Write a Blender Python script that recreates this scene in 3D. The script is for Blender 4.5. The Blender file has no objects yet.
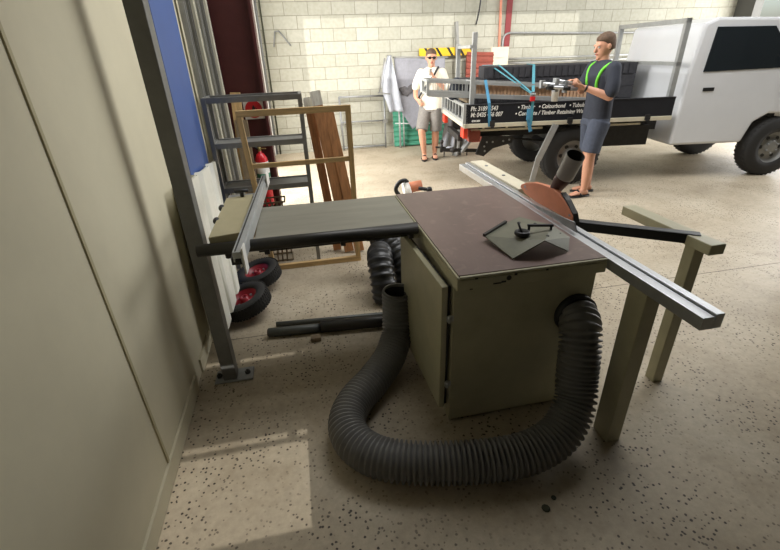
import bpy, bmesh, math, random
from mathutils import Vector, Matrix
R = math.radians
random.seed(7)
S = bpy.context.scene
COL = S.collection

# ------------------------------------------------------------------ materials
def lin(c):
    return tuple((v/255/12.92 if v/255 <= .04045 else ((v/255+.055)/1.055)**2.4) for v in c)

def mat(name, rgb, rough=.6, metal=0.0, var=.12, scale=6.0, bump=0.0, bscale=60.0, spec=.5, coat=0.0, stretch=None):
    m = bpy.data.materials.new(name); m.use_nodes = True
    nt = m.node_tree; b = nt.nodes['Principled BSDF']
    c = lin(rgb)
    b.inputs['Roughness'].default_value = rough
    b.inputs['Metallic'].default_value = metal
    b.inputs['Specular IOR Level'].default_value = spec
    b.inputs['Coat Weight'].default_value = coat
    tc = nt.nodes.new('ShaderNodeTexCoord')
    src = tc.outputs['Object']
    if stretch:
        mp = nt.nodes.new('ShaderNodeMapping'); mp.inputs['Scale'].default_value = stretch
        nt.links.new(src, mp.inputs['Vector']); src = mp.outputs['Vector']
    n = nt.nodes.new('ShaderNodeTexNoise'); n.inputs['Scale'].default_value = scale
    n.inputs['Detail'].default_value = 6; n.inputs['Roughness'].default_value = .65
    nt.links.new(src, n.inputs['Vector'])
    r = nt.nodes.new('ShaderNodeValToRGB')
    r.color_ramp.elements[0].position = .3; r.color_ramp.elements[1].position = .7
    r.color_ramp.elements[0].color = (*[v*(1-var) for v in c], 1)
    r.color_ramp.elements[1].color = (*[min(1, v*(1+var)) for v in c], 1)
    nt.links.new(n.outputs['Fac'], r.inputs['Fac'])
    nt.links.new(r.outputs['Color'], b.inputs['Base Color'])
    if bump:
        n2 = nt.nodes.new('ShaderNodeTexNoise'); n2.inputs['Scale'].default_value = bscale; n2.inputs['Detail'].default_value = 4
        nt.links.new(src, n2.inputs['Vector'])
        bp = nt.nodes.new('ShaderNodeBump'); bp.inputs['Strength'].default_value = bump; bp.inputs['Distance'].default_value = .004
        nt.links.new(n2.outputs['Fac'], bp.inputs['Height']); nt.links.new(bp.outputs['Normal'], b.inputs['Normal'])
    return m

def mat_floor():
    m = bpy.data.materials.new('concrete'); m.use_nodes = True
    nt = m.node_tree; b = nt.nodes['Principled BSDF']; L = nt.links.new
    tc = nt.nodes.new('ShaderNodeTexCoord')
    def noise(sc, det=6, rough=.6):
        n = nt.nodes.new('ShaderNodeTexNoise'); n.inputs['Scale'].default_value = sc
        n.inputs['Detail'].default_value = det; n.inputs['Roughness'].default_value = rough
        L(tc.outputs['Object'], n.inputs['Vector']); return n
    def ramp(src, stops):
        r = nt.nodes.new('ShaderNodeValToRGB')
        while len(r.color_ramp.elements) < len(stops): r.color_ramp.elements.new(.5)
        for e, (p, c) in zip(r.color_ramp.elements, stops): e.position = p; e.color = (*c, 1)
        L(src, r.inputs['Fac']); return r
    def mix(mode, fac, a, c):
        x = nt.nodes.new('ShaderNodeMix'); x.data_type = 'RGBA'; x.blend_type = mode
        if isinstance(fac, float): x.inputs['Factor'].default_value = fac
        else: L(fac, x.inputs['Factor'])
        L(a, x.inputs['A'])
        if isinstance(c, tuple): x.inputs['B'].default_value = (*c, 1)
        else: L(c, x.inputs['B'])
        return x
    base = ramp(noise(1.3).outputs['Fac'], [(.3, lin((170, 157, 135))), (.5, lin((186, 173, 150))), (.72, lin((198, 187, 165)))])
    fine = ramp(noise(28, 8, .7).outputs['Fac'], [(.3, (.72, .72, .72)), (.65, (1, 1, 1))])
    c1 = mix('MULTIPLY', .8, base.outputs['Color'], fine.outputs['Color'])
    # exposed aggregate: dark stone chips of irregular size, in patches
    v = nt.nodes.new('ShaderNodeTexVoronoi'); v.inputs['Scale'].default_value = 48; v.inputs['Randomness'].default_value = 1
    L(tc.outputs['Object'], v.inputs['Vector'])
    wn = noise(90, 2); 
    add = nt.nodes.new('ShaderNodeMath'); add.operation = 'MULTIPLY_ADD'; add.inputs[1].default_value = .35
    L(wn.outputs['Fac'], add.inputs[0]); L(v.outputs['Distance'], add.inputs[2])
    spot = ramp(add.outputs[0], [(.40, (1, 1, 1)), (.47, (0, 0, 0))])
    sep = nt.nodes.new('ShaderNodeSeparateColor'); L(v.outputs['Color'], sep.inputs['Color'])
    sel = ramp(sep.outputs['Red'], [(.30, (0, 0, 0)), (.34, (1, 1, 1))])
    patch = ramp(noise(1.7, 3).outputs['Fac'], [(.40, (.25, .25, .25)), (.56, (1, 1, 1))])
    m1 = mix('MULTIPLY', 1.0, spot.outputs['Color'], sel.outputs['Color'])
    m2 = mix('MULTIPLY', 1.0, m1.outputs['Result'], patch.outputs['Color'])
    c2 = mix('MIX', m2.outputs['Result'], c1.outputs['Result'], lin((62, 54, 46)))
    # saw-cut joint
    sx = nt.nodes.new('ShaderNodeSeparateXYZ'); L(tc.outputs['Object'], sx.inputs['Vector'])
    s1 = nt.nodes.new('ShaderNodeMath'); s1.operation = 'SUBTRACT'; s1.inputs[1].default_value = 2.50; L(sx.outputs['Y'], s1.inputs[0])
    s2 = nt.nodes.new('ShaderNodeMath'); s2.operation = 'ABSOLUTE'; L(s1.outputs[0], s2.inputs[0])
    s3 = nt.nodes.new('ShaderNodeMath'); s3.operation = 'LESS_THAN'; s3.inputs[1].default_value = .004; L(s2.outputs[0], s3.inputs[0])
    c3 = mix('MIX', s3.outputs[0], c2.outputs['Result'], lin((95, 86, 74)))
    # stains
    st = ramp(noise(3.3, 4).outputs['Fac'], [(.3, (.78, .75, .7)), (.5, (1, 1, 1))])
    c4 = mix('MULTIPLY', .6, c3.outputs['Result'], st.outputs['Color'])
    L(c4.outputs['Result'], b.inputs['Base Color'])
    b.inputs['Roughness'].default_value = .55; b.inputs['Specular IOR Level'].default_value = .35
    bp = nt.nodes.new('ShaderNodeBump'); bp.inputs['Strength'].default_value = .15; bp.inputs['Distance'].default_value = .003
    L(noise(70, 5).outputs['Fac'], bp.inputs['Height']); L(bp.outputs['Normal'], b.inputs['Normal'])
    return m

def mat_block(axis='X'):
    m = bpy.data.materials.new('concrete_block'); m.use_nodes = True
    nt = m.node_tree; b = nt.nodes['Principled BSDF']; L = nt.links.new
    tc = nt.nodes.new('ShaderNodeTexCoord'); sx = nt.nodes.new('ShaderNodeSeparateXYZ'); cx = nt.nodes.new('ShaderNodeCombineXYZ')
    L(tc.outputs['Object'], sx.inputs['Vector']); L(sx.outputs[axis], cx.inputs['X'])
    ad = nt.nodes.new('ShaderNodeMath'); ad.operation = 'ADD'; ad.inputs[1].default_value = 1.945; L(sx.outputs['Z'], ad.inputs[0])
    L(ad.outputs[0], cx.inputs['Y'])
    br = nt.nodes.new('ShaderNodeTexBrick'); L(cx.outputs[0], br.inputs['Vector'])
    br.inputs['Scale'].default_value = 1; br.inputs['Brick Width'].default_value = .4; br.inputs['Row Height'].default_value = .2
    br.inputs['Mortar Size'].default_value = .006; br.inputs['Mortar Smooth'].default_value = .3; br.inputs['Bias'].default_value = 0
    br.inputs['Color1'].default_value = (*lin((182, 181, 168)), 1); br.inputs['Color2'].default_value = (*lin((170, 169, 155)), 1)
    br.inputs['Mortar'].default_value = (*lin((140, 138, 124)), 1)
    n = nt.nodes.new('ShaderNodeTexNoise'); n.inputs['Scale'].default_value = 18; n.inputs['Detail'].default_value = 8; L(tc.outputs['Object'], n.inputs['Vector'])
    r = nt.nodes.new('ShaderNodeValToRGB'); r.color_ramp.elements[0].position = .3; r.color_ramp.elements[1].position = .7
    r.color_ramp.elements[0].color = (.86, .86, .84, 1); L(n.outputs['Fac'], r.inputs['Fac'])
    mx = nt.nodes.new('ShaderNodeMix'); mx.data_type = 'RGBA'; mx.blend_type = 'MULTIPLY'; mx.inputs['Factor'].default_value = 1
    L(br.outputs['Color'], mx.inputs['A']); L(r.outputs['Color'], mx.inputs['B']); L(mx.outputs['Result'], b.inputs['Base Color'])
    b.inputs['Roughness'].default_value = .9
    bp = nt.nodes.new('ShaderNodeBump'); bp.inputs['Strength'].default_value = .5; bp.inputs['Distance'].default_value = .006; bp.invert = True
    L(br.outputs['Fac'], bp.inputs['Height']); L(bp.outputs['Normal'], b.inputs['Normal'])
    return m

def mat_laminate():
    m = mat('laminate', (122, 103, 97), .32, 0, .14, 5, spec=.5, stretch=(1, .35, 1))
    nt = m.node_tree; b = nt.nodes['Principled BSDF']; L = nt.links.new
    old = b.inputs['Base Color'].links[0].from_socket
    tc = nt.nodes.new('ShaderNodeTexCoord')
    n = nt.nodes.new('ShaderNodeTexNoise'); n.inputs['Scale'].default_value = 9; n.inputs['Detail'].default_value = 9; n.inputs['Distortion'].default_value = 2
    L(tc.outputs['Object'], n.inputs['Vector'])
    r = nt.nodes.new('ShaderNodeValToRGB'); r.color_ramp.elements[0].position = .56; r.color_ramp.elements[1].position = .75
    r.color_ramp.elements[0].color = (0, 0, 0, 1); r.color_ramp.elements[1].color = (.55, .55, .55, 1); L(n.outputs['Fac'], r.inputs['Fac'])
    mx = nt.nodes.new('ShaderNodeMix'); mx.data_type = 'RGBA'; L(r.outputs['Color'], mx.inputs['Factor']); L(old, mx.inputs['A'])
    mx.inputs['B'].default_value = (*lin((158, 136, 124)), 1); L(mx.outputs['Result'], b.inputs['Base Color'])
    return m

def mat_wood(name, rgb, along='Z'):
    st = {'X': (1.2, 14, 14), 'Y': (14, 1.2, 14), 'Z': (14, 14, 1.2)}[along]
    return mat(name, rgb, .65, 0, .28, 3, stretch=st)

def mat_hazard():
    m = bpy.data.materials.new('hazard_paint'); m.use_nodes = True
    nt = m.node_tree; b = nt.nodes['Principled BSDF']; L = nt.links.new
    tc = nt.nodes.new('ShaderNodeTexCoord'); sx = nt.nodes.new('ShaderNodeSeparateXYZ'); L(tc.outputs['Object'], sx.inputs['Vector'])
    a = nt.nodes.new('ShaderNodeMath'); a.operation = 'MULTIPLY_ADD'; a.inputs[1].default_value = .7; L(sx.outputs['Z'], a.inputs[0]); L(sx.outputs['X'], a.inputs[2])
    d = nt.nodes.new('ShaderNodeMath'); d.operation = 'MODULO'; d.inputs[1].default_value = .215
    p = nt.nodes.new('ShaderNodeMath'); p.operation = 'ADD'; p.inputs[1].default_value = 10; L(a.outputs[0], p.inputs[0]); L(p.outputs[0], d.inputs[0])
    g = nt.nodes.new('ShaderNodeMath'); g.operation = 'LESS_THAN'; g.inputs[1].default_value = .05; L(d.outputs[0], g.inputs[0])
    mx = nt.nodes.new('ShaderNodeMix'); mx.data_type = 'RGBA'; L(g.outputs[0], mx.inputs['Factor'])
    mx.inputs['A'].default_value = (*lin((226, 186, 40)), 1); mx.inputs['B'].default_value = (*lin((30, 28, 26)), 1)
    L(mx.outputs['Result'], b.inputs['Base Color']); b.inputs['Roughness'].default_value = .6
    return m

M = dict(
    floor=mat_floor(), block=mat_block('X'), blocky=mat_block('Y'),
    cream_wall=mat('cream_panel', (205, 198, 172), .6, 0, .05, 3),
    cladding=mat('grey_cladding', (84, 84, 80), .7, 0, .06, 3),
    white_paint=mat('white_paint', (232, 232, 230), .5, 0, .03),
    ceiling=mat('ceiling_sheet', (92, 92, 90), .7, 0, .05),
    maroon=mat('maroon_paint', (84, 38, 38), .5, 0, .18, 4),
    red_steel=mat('red_oxide', (128, 48, 50), .5, 0, .12, 8),
    saw=mat('olive_cream_enamel', (168, 163, 134), .45, 0, .10, 7, bump=.05),
    saw_dark=mat('worn_dark_metal', (52, 50, 44), .5, .3, .2, 20),
    laminate=mat_laminate(),
    ext=mat('grey_green_enamel', (132, 129, 116), .5, 0, .14, 5, stretch=(.4, 3, 1)),
    alu=mat('aluminium', (200, 202, 204), .35, .85, .06, 30, stretch=(1, 1, 1)),
    alu_dull=mat('dull_aluminium', (176, 178, 176), .5, .5, .1, 14),
    galv=mat('galvanised_steel', (150, 152, 152), .5, .5, .14, 25),
    steel_grey=mat('grey_steel', (138, 138, 134), .5, .25, .14, 12),
    pipe_dark=mat('dark_grey_pipe', (84, 86, 82), .45, .25, .12, 12),
    post_grey=mat('post_grey', (114, 114, 110), .5, .3, .14, 12),
    channel=mat('zinc_channel', (168, 168, 164), .5, .2, .1, 9),
    tube_black=mat('black_rail', (52, 50, 46), .45, .3, .15, 12),
    fence=mat('beige_board', (172, 163, 130), .55, 0, .08, 8),
    black=mat('black_plastic', (26, 26, 26), .45, 0, .15, 10),
    rubber=mat('black_rubber', (40, 39, 37), .8, 0, .12, 20, bump=.1),
    hose=mat('grey_hose', (106, 105, 102), .42, 0, .10, 9),
    bore=mat('shaded_bore', (14, 13, 12), .9, 0, .05, 9),
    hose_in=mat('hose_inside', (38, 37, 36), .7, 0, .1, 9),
    blackduct=mat('black_duct', (38, 38, 38), .38, 0, .15, 9),
    orange=mat('orange_guard', (206, 128, 92), .55, 0, .10, 9),
    pipe_grey=mat('grey_pipe', (142, 140, 136), .42, .0, .08, 9),
    pipe_brown=mat('brown_socket', (84, 56, 50), .55, 0, .14, 12),
    plate=mat('grey_green_plate', (116, 116, 100), .42, .2, .12, 9),
    rim=mat('red_rim', (148, 36, 46), .4, 0, .12, 12),
    sheet=mat('cream_sheet', (226, 224, 210), .5, 0, .05, 6),
    blue=mat('blue_panel', (66, 92, 150), .55, 0, .07, 4),
    timber=mat_wood('pine', (200, 168, 118), 'Z'), timber_x=mat_wood('pine_x', (200, 168, 118), 'X'),
    plank=mat_wood('brown_plank', (180, 128, 84), 'Z'), plank_end=mat_wood('pale_sunlit_plank', (244, 236, 220), 'Z'),
    weathered=mat_wood('weathered_timber', (128, 112, 88), 'Z'),
    green=mat('green_sheet', (58, 128, 102), .55, 0, .10, 6),
    blanket=mat('grey_blanket', (138, 139, 146), .9, 0, .12, 14, bump=.3),
    cloth_white=mat('pale_cloth', (176, 180, 188), .9, 0, .10, 10, bump=.2),
    navy_dark=mat('dark_stain', (92, 90, 92), .9, 0, .3, 20),
    hazard=mat_hazard(),
    red=mat('signal_red', (200, 36, 40), .4, 0, .08, 9),
    white=mat('white_label', (232, 230, 222), .5, 0, .03, 9),
    tray=mat('black_tray_side', (33, 34, 39), .35, 0, .12, 8),
    tray_rail=mat('cream_rail', (206, 198, 174), .5, 0, .08, 8),
    chassis=mat('chassis_black', (46, 45, 44), .6, .2, .25, 15),
    lens_red=mat('red_lens', (216, 66, 44), .3, 0, .05),
    strap=mat('blue_strap', (72, 138, 172), .7, 0, .12, 40),
    teal=mat('teal_strap', (84, 152, 166), .7, 0, .12, 40),
    sleeper=mat('black_sleeper', (50, 50, 54), .75, 0, .25, 24, bump=.5, bscale=40),
    bamboo=mat('brown_slat', (190, 154, 122), .8, 0, .35, 4, stretch=(60, 2, 2)),
    rust=mat('rust_red', (138, 68, 54), .7, 0, .18, 8),
    board_cream=mat('cream_board', (216, 208, 184), .6, 0, .06, 8),
    pinkpipe=mat('salmon_pipe', (206, 132, 106), .5, 0, .08, 9),
    skin=mat('skin', (206, 152, 124), .55, 0, .06, 14),
    lip=mat('lip', (176, 104, 92), .5, 0, .05),
    hair=mat('brown_hair', (92, 72, 56), .8, 0, .3, 40),
    eye=mat('eye_white', (226, 222, 216), .3, 0, .02),
    iris=mat('iris', (50, 40, 34), .3, 0, .05),
    shirt=mat('cream_shirt', (232, 226, 208), .85, 0, .06, 12, bump=.15),
    shorts=mat('grey_shorts', (128, 124, 118), .9, 0, .15, 30, bump=.2),
    navy=mat('navy_cloth', (48, 52, 62), .85, 0, .15, 16, bump=.2),
    navy2=mat('slate_shorts', (74, 80, 94), .9, 0, .15, 20, bump=.2),
    lime=mat('lime_stripe', (116, 214, 62), .6, 0, .05),
    cab_white=mat('truck_white', (224, 226, 228), .25, 0, .02, 4, coat=.5),
    glass=mat('dark_glass', (36, 42, 46), .08, 0, .05, 3, spec=.8),
    asphalt=mat('yard_concrete', (186, 182, 172), .85, 0, .12, 3),
    extred=mat('extinguisher_red', (206, 34, 44), .3, 0, .06),
    brass=mat('brass', (168, 150, 96), .4, .6, .1),
    tree=mat('dark_olive', (64, 66, 50), .8, 0, .2, 9),
)

# ------------------------------------------------------------------ mesh builder
class MB:
    def __init__(s): s.bm = bmesh.new()
    def _faces(s, vs, fs, mi=0, smooth=False):
        bv = [s.bm.verts.new(v) for v in vs]
        for f in fs:
            try:
                q = s.bm.faces.new([bv[i] for i in f]); q.material_index = mi; q.smooth = smooth
            except ValueError: pass
        return bv
    def box(s, lo, hi, mi=0, mtx=None):
        (a, b, c), (d, e, f) = lo, hi
        v = [(a,b,c),(d,b,c),(d,e,c),(a,e,c),(a,b,f),(d,b,f),(d,e,f),(a,e,f)]
        if mtx is not None: v = [mtx @ Vector(p) for p in v]
        s._faces(v, [(3,2,1,0),(4,5,6,7),(0,1,5,4),(1,2,6,5),(2,3,7,6),(3,0,4,7)], mi); return s
    def bar(s, p, q, w, h, up=(0,0,1), mi=0):
        p, q = Vector(p), Vector(q); d = (q-p).normalized(); u = Vector(up)
        if abs(d.dot(u)) > .98: u = Vector((0,1,0))
        x = d.cross(u).normalized(); y = x.cross(d).normalized()
        v = []
        for c in (p, q):
            for a, b in ((-1,-1),(1,-1),(1,1),(-1,1)): v.append(c + x*a*w/2 + y*b*h/2)
        s._faces(v, [(0,1,2,3),(7,6,5,4),(0,4,5,1),(1,5,6,2),(2,6,7,3),(3,7,4,0)], mi); return s
    def tube(s, path, rad, seg=16, caps=True, mi=0, closed=False, smooth=True):
        pts = [Vector(p) for p in path]; n = len(pts)
        rads = rad if isinstance(rad, (list, tuple)) else [rad]*n
        rings = []; x = None
        for i in range(n):
            d = (pts[min(i+1, n-1)] - pts[max(i-1, 0)])
            if d.length < 1e-9: d = Vector((0,0,1))
            d.normalize()
            if x is None:
                u = Vector((0,0,1)) if abs(d.z) < .9 else Vector((0,1,0))
                x = d.cross(u).normalized()
            else:
                x = (x - d*x.dot(d)).normalized()
            y = d.cross(x)
            rings.append([s.bm.verts.new(pts[i] + (x*math.cos(t)+y*math.sin(t))*rads[i]) for t in [2*math.pi*k/seg for k in range(seg)]])
        for a, b in zip(rings, rings[1:]):
            for k in range(seg):
                f = s.bm.faces.new((a[k], a[(k+1)%seg], b[(k+1)%seg], b[k])); f.smooth = smooth; f.material_index = mi
        if caps:
            for r_, rev in ((rings[0], True), (rings[-1], False)):
                f = s.bm.faces.new(list(reversed(r_)) if rev else r_); f.material_index = mi
        return s
    def cyl(s, p, q, r, r2=None, seg=20, caps=True, mi=0):
        return s.tube([p, q], [r, r if r2 is None else r2], seg, caps, mi)
    def prism(s, poly, axis, a, b, mi=0):
        # poly: 2D points in the plane normal to axis
        def P(u, v, w): return {'x': (w,u,v), 'y': (u,w,v), 'z': (u,v,w)}[axis]
        n = len(poly)
        v = [P(u, w, a) for u, w in poly] + [P(u, w, b) for u, w in poly]
        s._faces(v, [tuple(range(n))[::-1], tuple(range(n, 2*n))] + [(i, (i+1)%n, n+(i+1)%n, n+i) for i in range(n)], mi); return s
    def lathe(s, prof, mtx=None, seg=32, mi=0, smooth=True):
        mtx = mtx or Matrix()
        rings = []
        for r, z in prof:
            rings.append([s.bm.verts.new(mtx @ Vector((max(r, 1e-4)*math.cos(2*math.pi*k/seg), max(r, 1e-4)*math.sin(2*math.pi*k/seg), z))) for k in range(seg)])
        for a, b in zip(rings, rings[1:]):
            for k in range(seg):
                f = s.bm.faces.new((a[k], a[(k+1)%seg], b[(k+1)%seg], b[k])); f.smooth = smooth; f.material_index = mi
        return s
    def ball(s, c, r, seg=16, mi=0, mtx=None):
        r = r if isinstance(r, (tuple, list)) else (r, r, r)
        m = Matrix.Translation(c) @ (mtx or Matrix()) @ Matrix.Diagonal((*r, 1))
        k = bmesh.ops.create_uvsphere(s.bm, u_segments=seg, v_segments=max(6, seg//2+2), radius=1, matrix=m)
        for v in k['verts']:
            for f in v.link_faces: f.smooth = True; f.material_index = mi
        return s
    def loft(s, rings, mi=0, caps=True, smooth=True, seg=24):
        # rings: (centre, x-radius vector, y-radius vector)
        R_ = []
        for c, xv, yv in rings:
            c, xv, yv = Vector(c), Vector(xv), Vector(yv)
            R_.append([s.bm.verts.new(c + xv*math.cos(2*math.pi*k/seg) + yv*math.sin(2*math.pi*k/seg)) for k in range(seg)])
        for a, b in zip(R_, R_[1:]):
            for k in range(seg):
                f = s.bm.faces.new((a[k], a[(k+1)%seg], b[(k+1)%seg], b[k])); f.smooth = smooth; f.material_index = mi
        if caps:
            s.bm.faces.new(list(reversed(R_[0]))).material_index = mi; s.bm.faces.new(R_[-1]).material_index = mi
        return s
    def grid(s, fn, nu, nv, thick=.0, mi=0, smooth=True):
        V = [[s.bm.verts.new(fn(i/nu, j/nv)) for j in range(nv+1)] for i in range(nu+1)]
        for i in range(nu):
            for j in range(nv):
                f = s.bm.faces.new((V[i][j], V[i+1][j], V[i+1][j+1], V[i][j+1])); f.smooth = smooth; f.material_index = mi
        return s
    def build(s, name, m, parent=None, local=False, bevel=0.0, solid=0.0, remesh=0.0, loc=None):
        ms = m if isinstance(m, (list, tuple)) else [m]
        bmesh.ops.recalc_face_normals(s.bm, faces=s.bm.faces)
        me = bpy.data.meshes.new(name)
        s.bm.to_mesh(me); s.bm.free()
        for k in ms: me.materials.append(M[k])
        o = bpy.data.objects.new(name, me); COL.objects.link(o)
        if parent is not None:
            o.parent = parent
            if not local: me.transform(WM(parent).inverted())
        elif loc is not None:
            o.location = loc; me.transform(Matrix.Translation(-Vector(loc)))
        if solid:
            d = o.modifiers.new('solid', 'SOLIDIFY'); d.thickness = solid; d.offset = 0
        if remesh:
            d = o.modifiers.new('remesh', 'REMESH'); d.mode = 'VOXEL'; d.voxel_size = remesh; d.use_smooth_shade = True
            d = o.modifiers.new('smooth', 'SMOOTH'); d.factor = .5; d.iterations = 4
            dg = bpy.context.evaluated_depsgraph_get(); dg.update()
            me2 = bpy.data.meshes.new_from_object(o.evaluated_get(dg))
            o.modifiers.clear(); o.data = me2; me2.name = name
            if not me2.materials:
                for k in ms: me2.materials.append(M[k])
            for p in me2.polygons: p.use_smooth = True
        if bevel:
            d = o.modifiers.new('bevel', 'BEVEL'); d.width = bevel; d.segments = 2; d.limit_method = 'ANGLE'; d.angle_limit = R(40)
        return o

def build_each(b, name, m, parent, **k):
    # one object per connected piece
    b.bm.verts.index_update(); todo = set(b.bm.verts); out = []
    while todo:
        v = next(iter(todo)); isl = {v}; st = [v]
        while st:
            for e in st.pop().link_edges:
                for w_ in e.verts:
                    if w_ not in isl: isl.add(w_); st.append(w_)
        todo -= isl; out.append(sorted(isl, key=lambda q: q.index))
    out.sort(key=lambda l: l[0].index); res = []
    for isl in out:
        n = MB(); mp = {v: n.bm.verts.new(v.co) for v in isl}
        for f in {f for v in isl for f in v.link_faces}:
            g = n.bm.faces.new([mp[v] for v in f.verts]); g.smooth = f.smooth
        res.append((n if type(b) is MB else _as(n, type(b))).build(name, m, parent, **k))
    b.bm.free(); return res
def _as(n, cls):
    t = cls(); t.bm.free(); t.bm = n.bm; return t
def WM(o):
    m = Matrix.Translation(o.location) @ o.rotation_euler.to_matrix().to_4x4()
    return WM(o.parent) @ m if o.parent else m
def tag(o, label, cat, group=None):
    o['label'] = label; o['category'] = cat
    if group: o['group'] = group
    return o
def thing(name, label, cat, loc=(0,0,0), rz=0, group=None):
    o = bpy.data.objects.new(name, None); COL.objects.link(o)
    o.location = loc; o.rotation_euler = (0, 0, rz); o.empty_display_size = .1
    return tag(o, label, cat, group)
def struct(o): o['kind'] = 'structure'; return o
def curve(pts, n=12):
    P = [Vector(p) for p in pts]; P = [2*P[0]-P[1]] + P + [2*P[-1]-P[-2]]
    out = []
    for i in range(1, len(P)-2):
        a, b, c, d = P[i-1:i+3]
        for k in range(n):
            t = k/n
            out.append(.5*((2*b)+(c-a)*t+(2*a-5*b+4*c-d)*t*t+(3*b-a-3*c+d)*t**3))
    out.append(P[-2]); return out
def resample(path, step):
    out = [path[0].copy()]; acc = 0
    for a, b in zip(path, path[1:]):
        L_ = (b-a).length
        if L_ == 0: continue
        t = step-acc
        while t <= L_:
            out.append(a+(b-a)*(t/L_)); t += step
        acc = (acc+L_) % step
    return out
def text(body, size, name, m, parent, loc, rot, shear=0.0, width=None, extrude=.001, bold=0.0):
    cu = bpy.data.curves.new(name, 'FONT'); cu.body = body; cu.size = size; cu.extrude = extrude; cu.shear = shear; cu.offset = bold
    t = bpy.data.objects.new(name, cu); COL.objects.link(t)
    dg = bpy.context.evaluated_depsgraph_get(); dg.update()
    me = bpy.data.meshes.new_from_object(t.evaluated_get(dg)); bpy.data.objects.remove(t)
    if width:
        xs = [v.co.x for v in me.vertices]; w = max(xs)-min(xs)
        me.transform(Matrix.Diagonal((width/w, 1, 1, 1)))
    me.transform(Matrix.Translation(loc) @ rot.to_4x4())
    me.materials.clear(); me.materials.append(M[m])
    o = bpy.data.objects.new(name, me); COL.objects.link(o); o.parent = parent
    return o

# ------------------------------------------------------------------ camera
cam_d = bpy.data.cameras.new('camera'); cam = bpy.data.objects.new('camera', cam_d); COL.objects.link(cam)
p_, y_, r_ = R(27.33), R(10.87), R(-2.02)
fw = Vector((math.sin(y_)*math.cos(p_), math.cos(y_)*math.cos(p_), -math.sin(p_)))
rt = Vector((math.cos(y_), -math.sin(y_), 0)); up = rt.cross(fw)
rt2 = rt*math.cos(r_) + up*math.sin(r_); up2 = -rt*math.sin(r_) + up*math.cos(r_)
mw = Matrix((rt2, up2, -fw)).transposed().to_4x4(); mw.translation = (0, 0, 1.65)
cam.matrix_world = mw
cam_d.sensor_fit = 'HORIZONTAL'; cam_d.sensor_width = 36; cam_d.lens = 36*430/780
cam_d.clip_start = .02; cam_d.clip_end = 200
S.camera = cam

# ------------------------------------------------------------------ setting
XL, YB, XR, YF, ZC = -.735, 8.6, 9.0, -1.3, 4.4
b = MB(); b.box((XL-.2, YF-.2, -.15), (XR+.2, YB+.2, 0)); struct(b.build('floor', 'floor'))
b = MB(); b.box((XL-.2, YB, 0), (XR+.2, YB+.2, ZC)); struct(b.build('wall_back', 'block'))
# left wall: opening for a roller door between y 5.2 and 7.3
b = MB(); b.box((XL-.2, YF, 0), (XL, 5.2, ZC)); b.box((XL-.2, 5.2, 3.4), (XL, 7.3, ZC)); b.box((XL-.2, 7.3, 0), (XL, YB, ZC))
struct(b.build('wall_left', 'cream_wall'))
# right wall with the big drive-in opening
b = MB(); b.box((XR, YF, 0), (XR+.2, 3.4, ZC)); b.box((XR, 3.4, 3.9), (XR+.2, 8.2, ZC)); b.box((XR, 8.2, 0), (XR+.2, YB, ZC))
struct(b.build('wall_right', 'cladding'))
# roof with an added skylight opening, and a mezzanine added to shade the front
b = MB(); b.box((XL-.2, YF-.2, ZC), (XR+.2, 2.6, ZC+.1)); b.box((XL-.2, 4.8, ZC), (XR+.2, YB+.2, ZC+.1)); b.box((XL-.2, 2.6, ZC), (.3, 4.8, ZC+.1)); b.box((5.5, 2.6, ZC), (XR+.2, 4.8, ZC+.1)); struct(b.build('ceiling', 'ceiling'))
b = MB(); b.box((XL, YF, 2.62), (4.5, 2.25, 2.80)); struct(b.build('shading_mezzanine', 'ceiling'))
b = MB(); b.box((4.0, YF, 0), (4.1, 2.5, 2.62)); struct(b.build('light_blocking_wall', 'cladding'))  # unseen wall added to keep right doorway light off the foreground
# front wall behind the viewpoint with the window the sun comes through
TS = math.tan(R(30))
def wz(y): return (y-YF)*TS
b = MB()
xa, xb = -.72, -.137
b.box((XL-.2, YF-.2, 0), (XR+.2, YF, wz(1.10)))
b.box((XL-.2, YF-.2, wz(1.10)), (xa, YF, ZC)); b.box((xb, YF-.2, wz(1.10)), (XR+.2, YF, ZC))
b.box((xa, YF-.2, wz(2.58)), (xb, YF, ZC))
struct(b.build('wall_front', 'cladding'))
b = MB()
b.box((xa, YF-.012, wz(1.555)), (xb, YF-.008, wz(1.588))); b.box((xa, YF-.012, wz(1.625)), (xb, YF-.008, wz(2.245)))
b.box((xa, YF-.012, wz(2.28)), (xb, YF-.008, wz(2.60)))
b.box((-.232, YF-.012, wz(1.58)), (-.19, YF-.008, wz(1.63))); b.box((-.198, YF-.012, wz(2.24)), (-.15, YF-.008, wz(2.29)))
struct(b.build('window_1', 'white_paint'))
# wall panel joint strips and skirting on the left wall
b = MB(); b.box((XL, YF, 0), (XL+.012, 2.06, .09)); b.box((XL, 2.2, 0), (XL+.012, 4.7, .09)); struct(b.build('baseboard_left', 'cream_wall'))
b = MB()
for y in (-.4, .55, 1.47): b.box((XL-.001, y, .09), (XL+.006, y+.016, 2.6))
struct(b.build('trim_1', 'fence'))
# maroon steel column beside the left door
b = MB(); b.box((XL, 4.76, 0), (-.29, 4.78, ZC)); b.box((-.305, 4.68, 0), (-.28, 4.95, ZC)); b.box((XL+.001, 4.68, 0), (XL+.02, 4.95, ZC))
struct(b.build('trim_2', 'maroon'))
# red steel column on the block wall
b = MB(); b.box((3.99, YB-.03, 0), (4.10, YB-.018, ZC)); b.box((4.035, YB-.02, 0), (4.055, YB, ZC)); struct(b.build('trim_3', 'red_steel'))
# white strip in the far corner
b = MB(); b.box((-.60, 8.48, 0), (-.465, YB, 3.6)); struct(b.build('trim_4', 'white_paint'))
# yard outside
b = MB(); b.box((-30, -30, -.35), (40, 40, -.16)); struct(b.build('ground', 'asphalt'))

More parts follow.
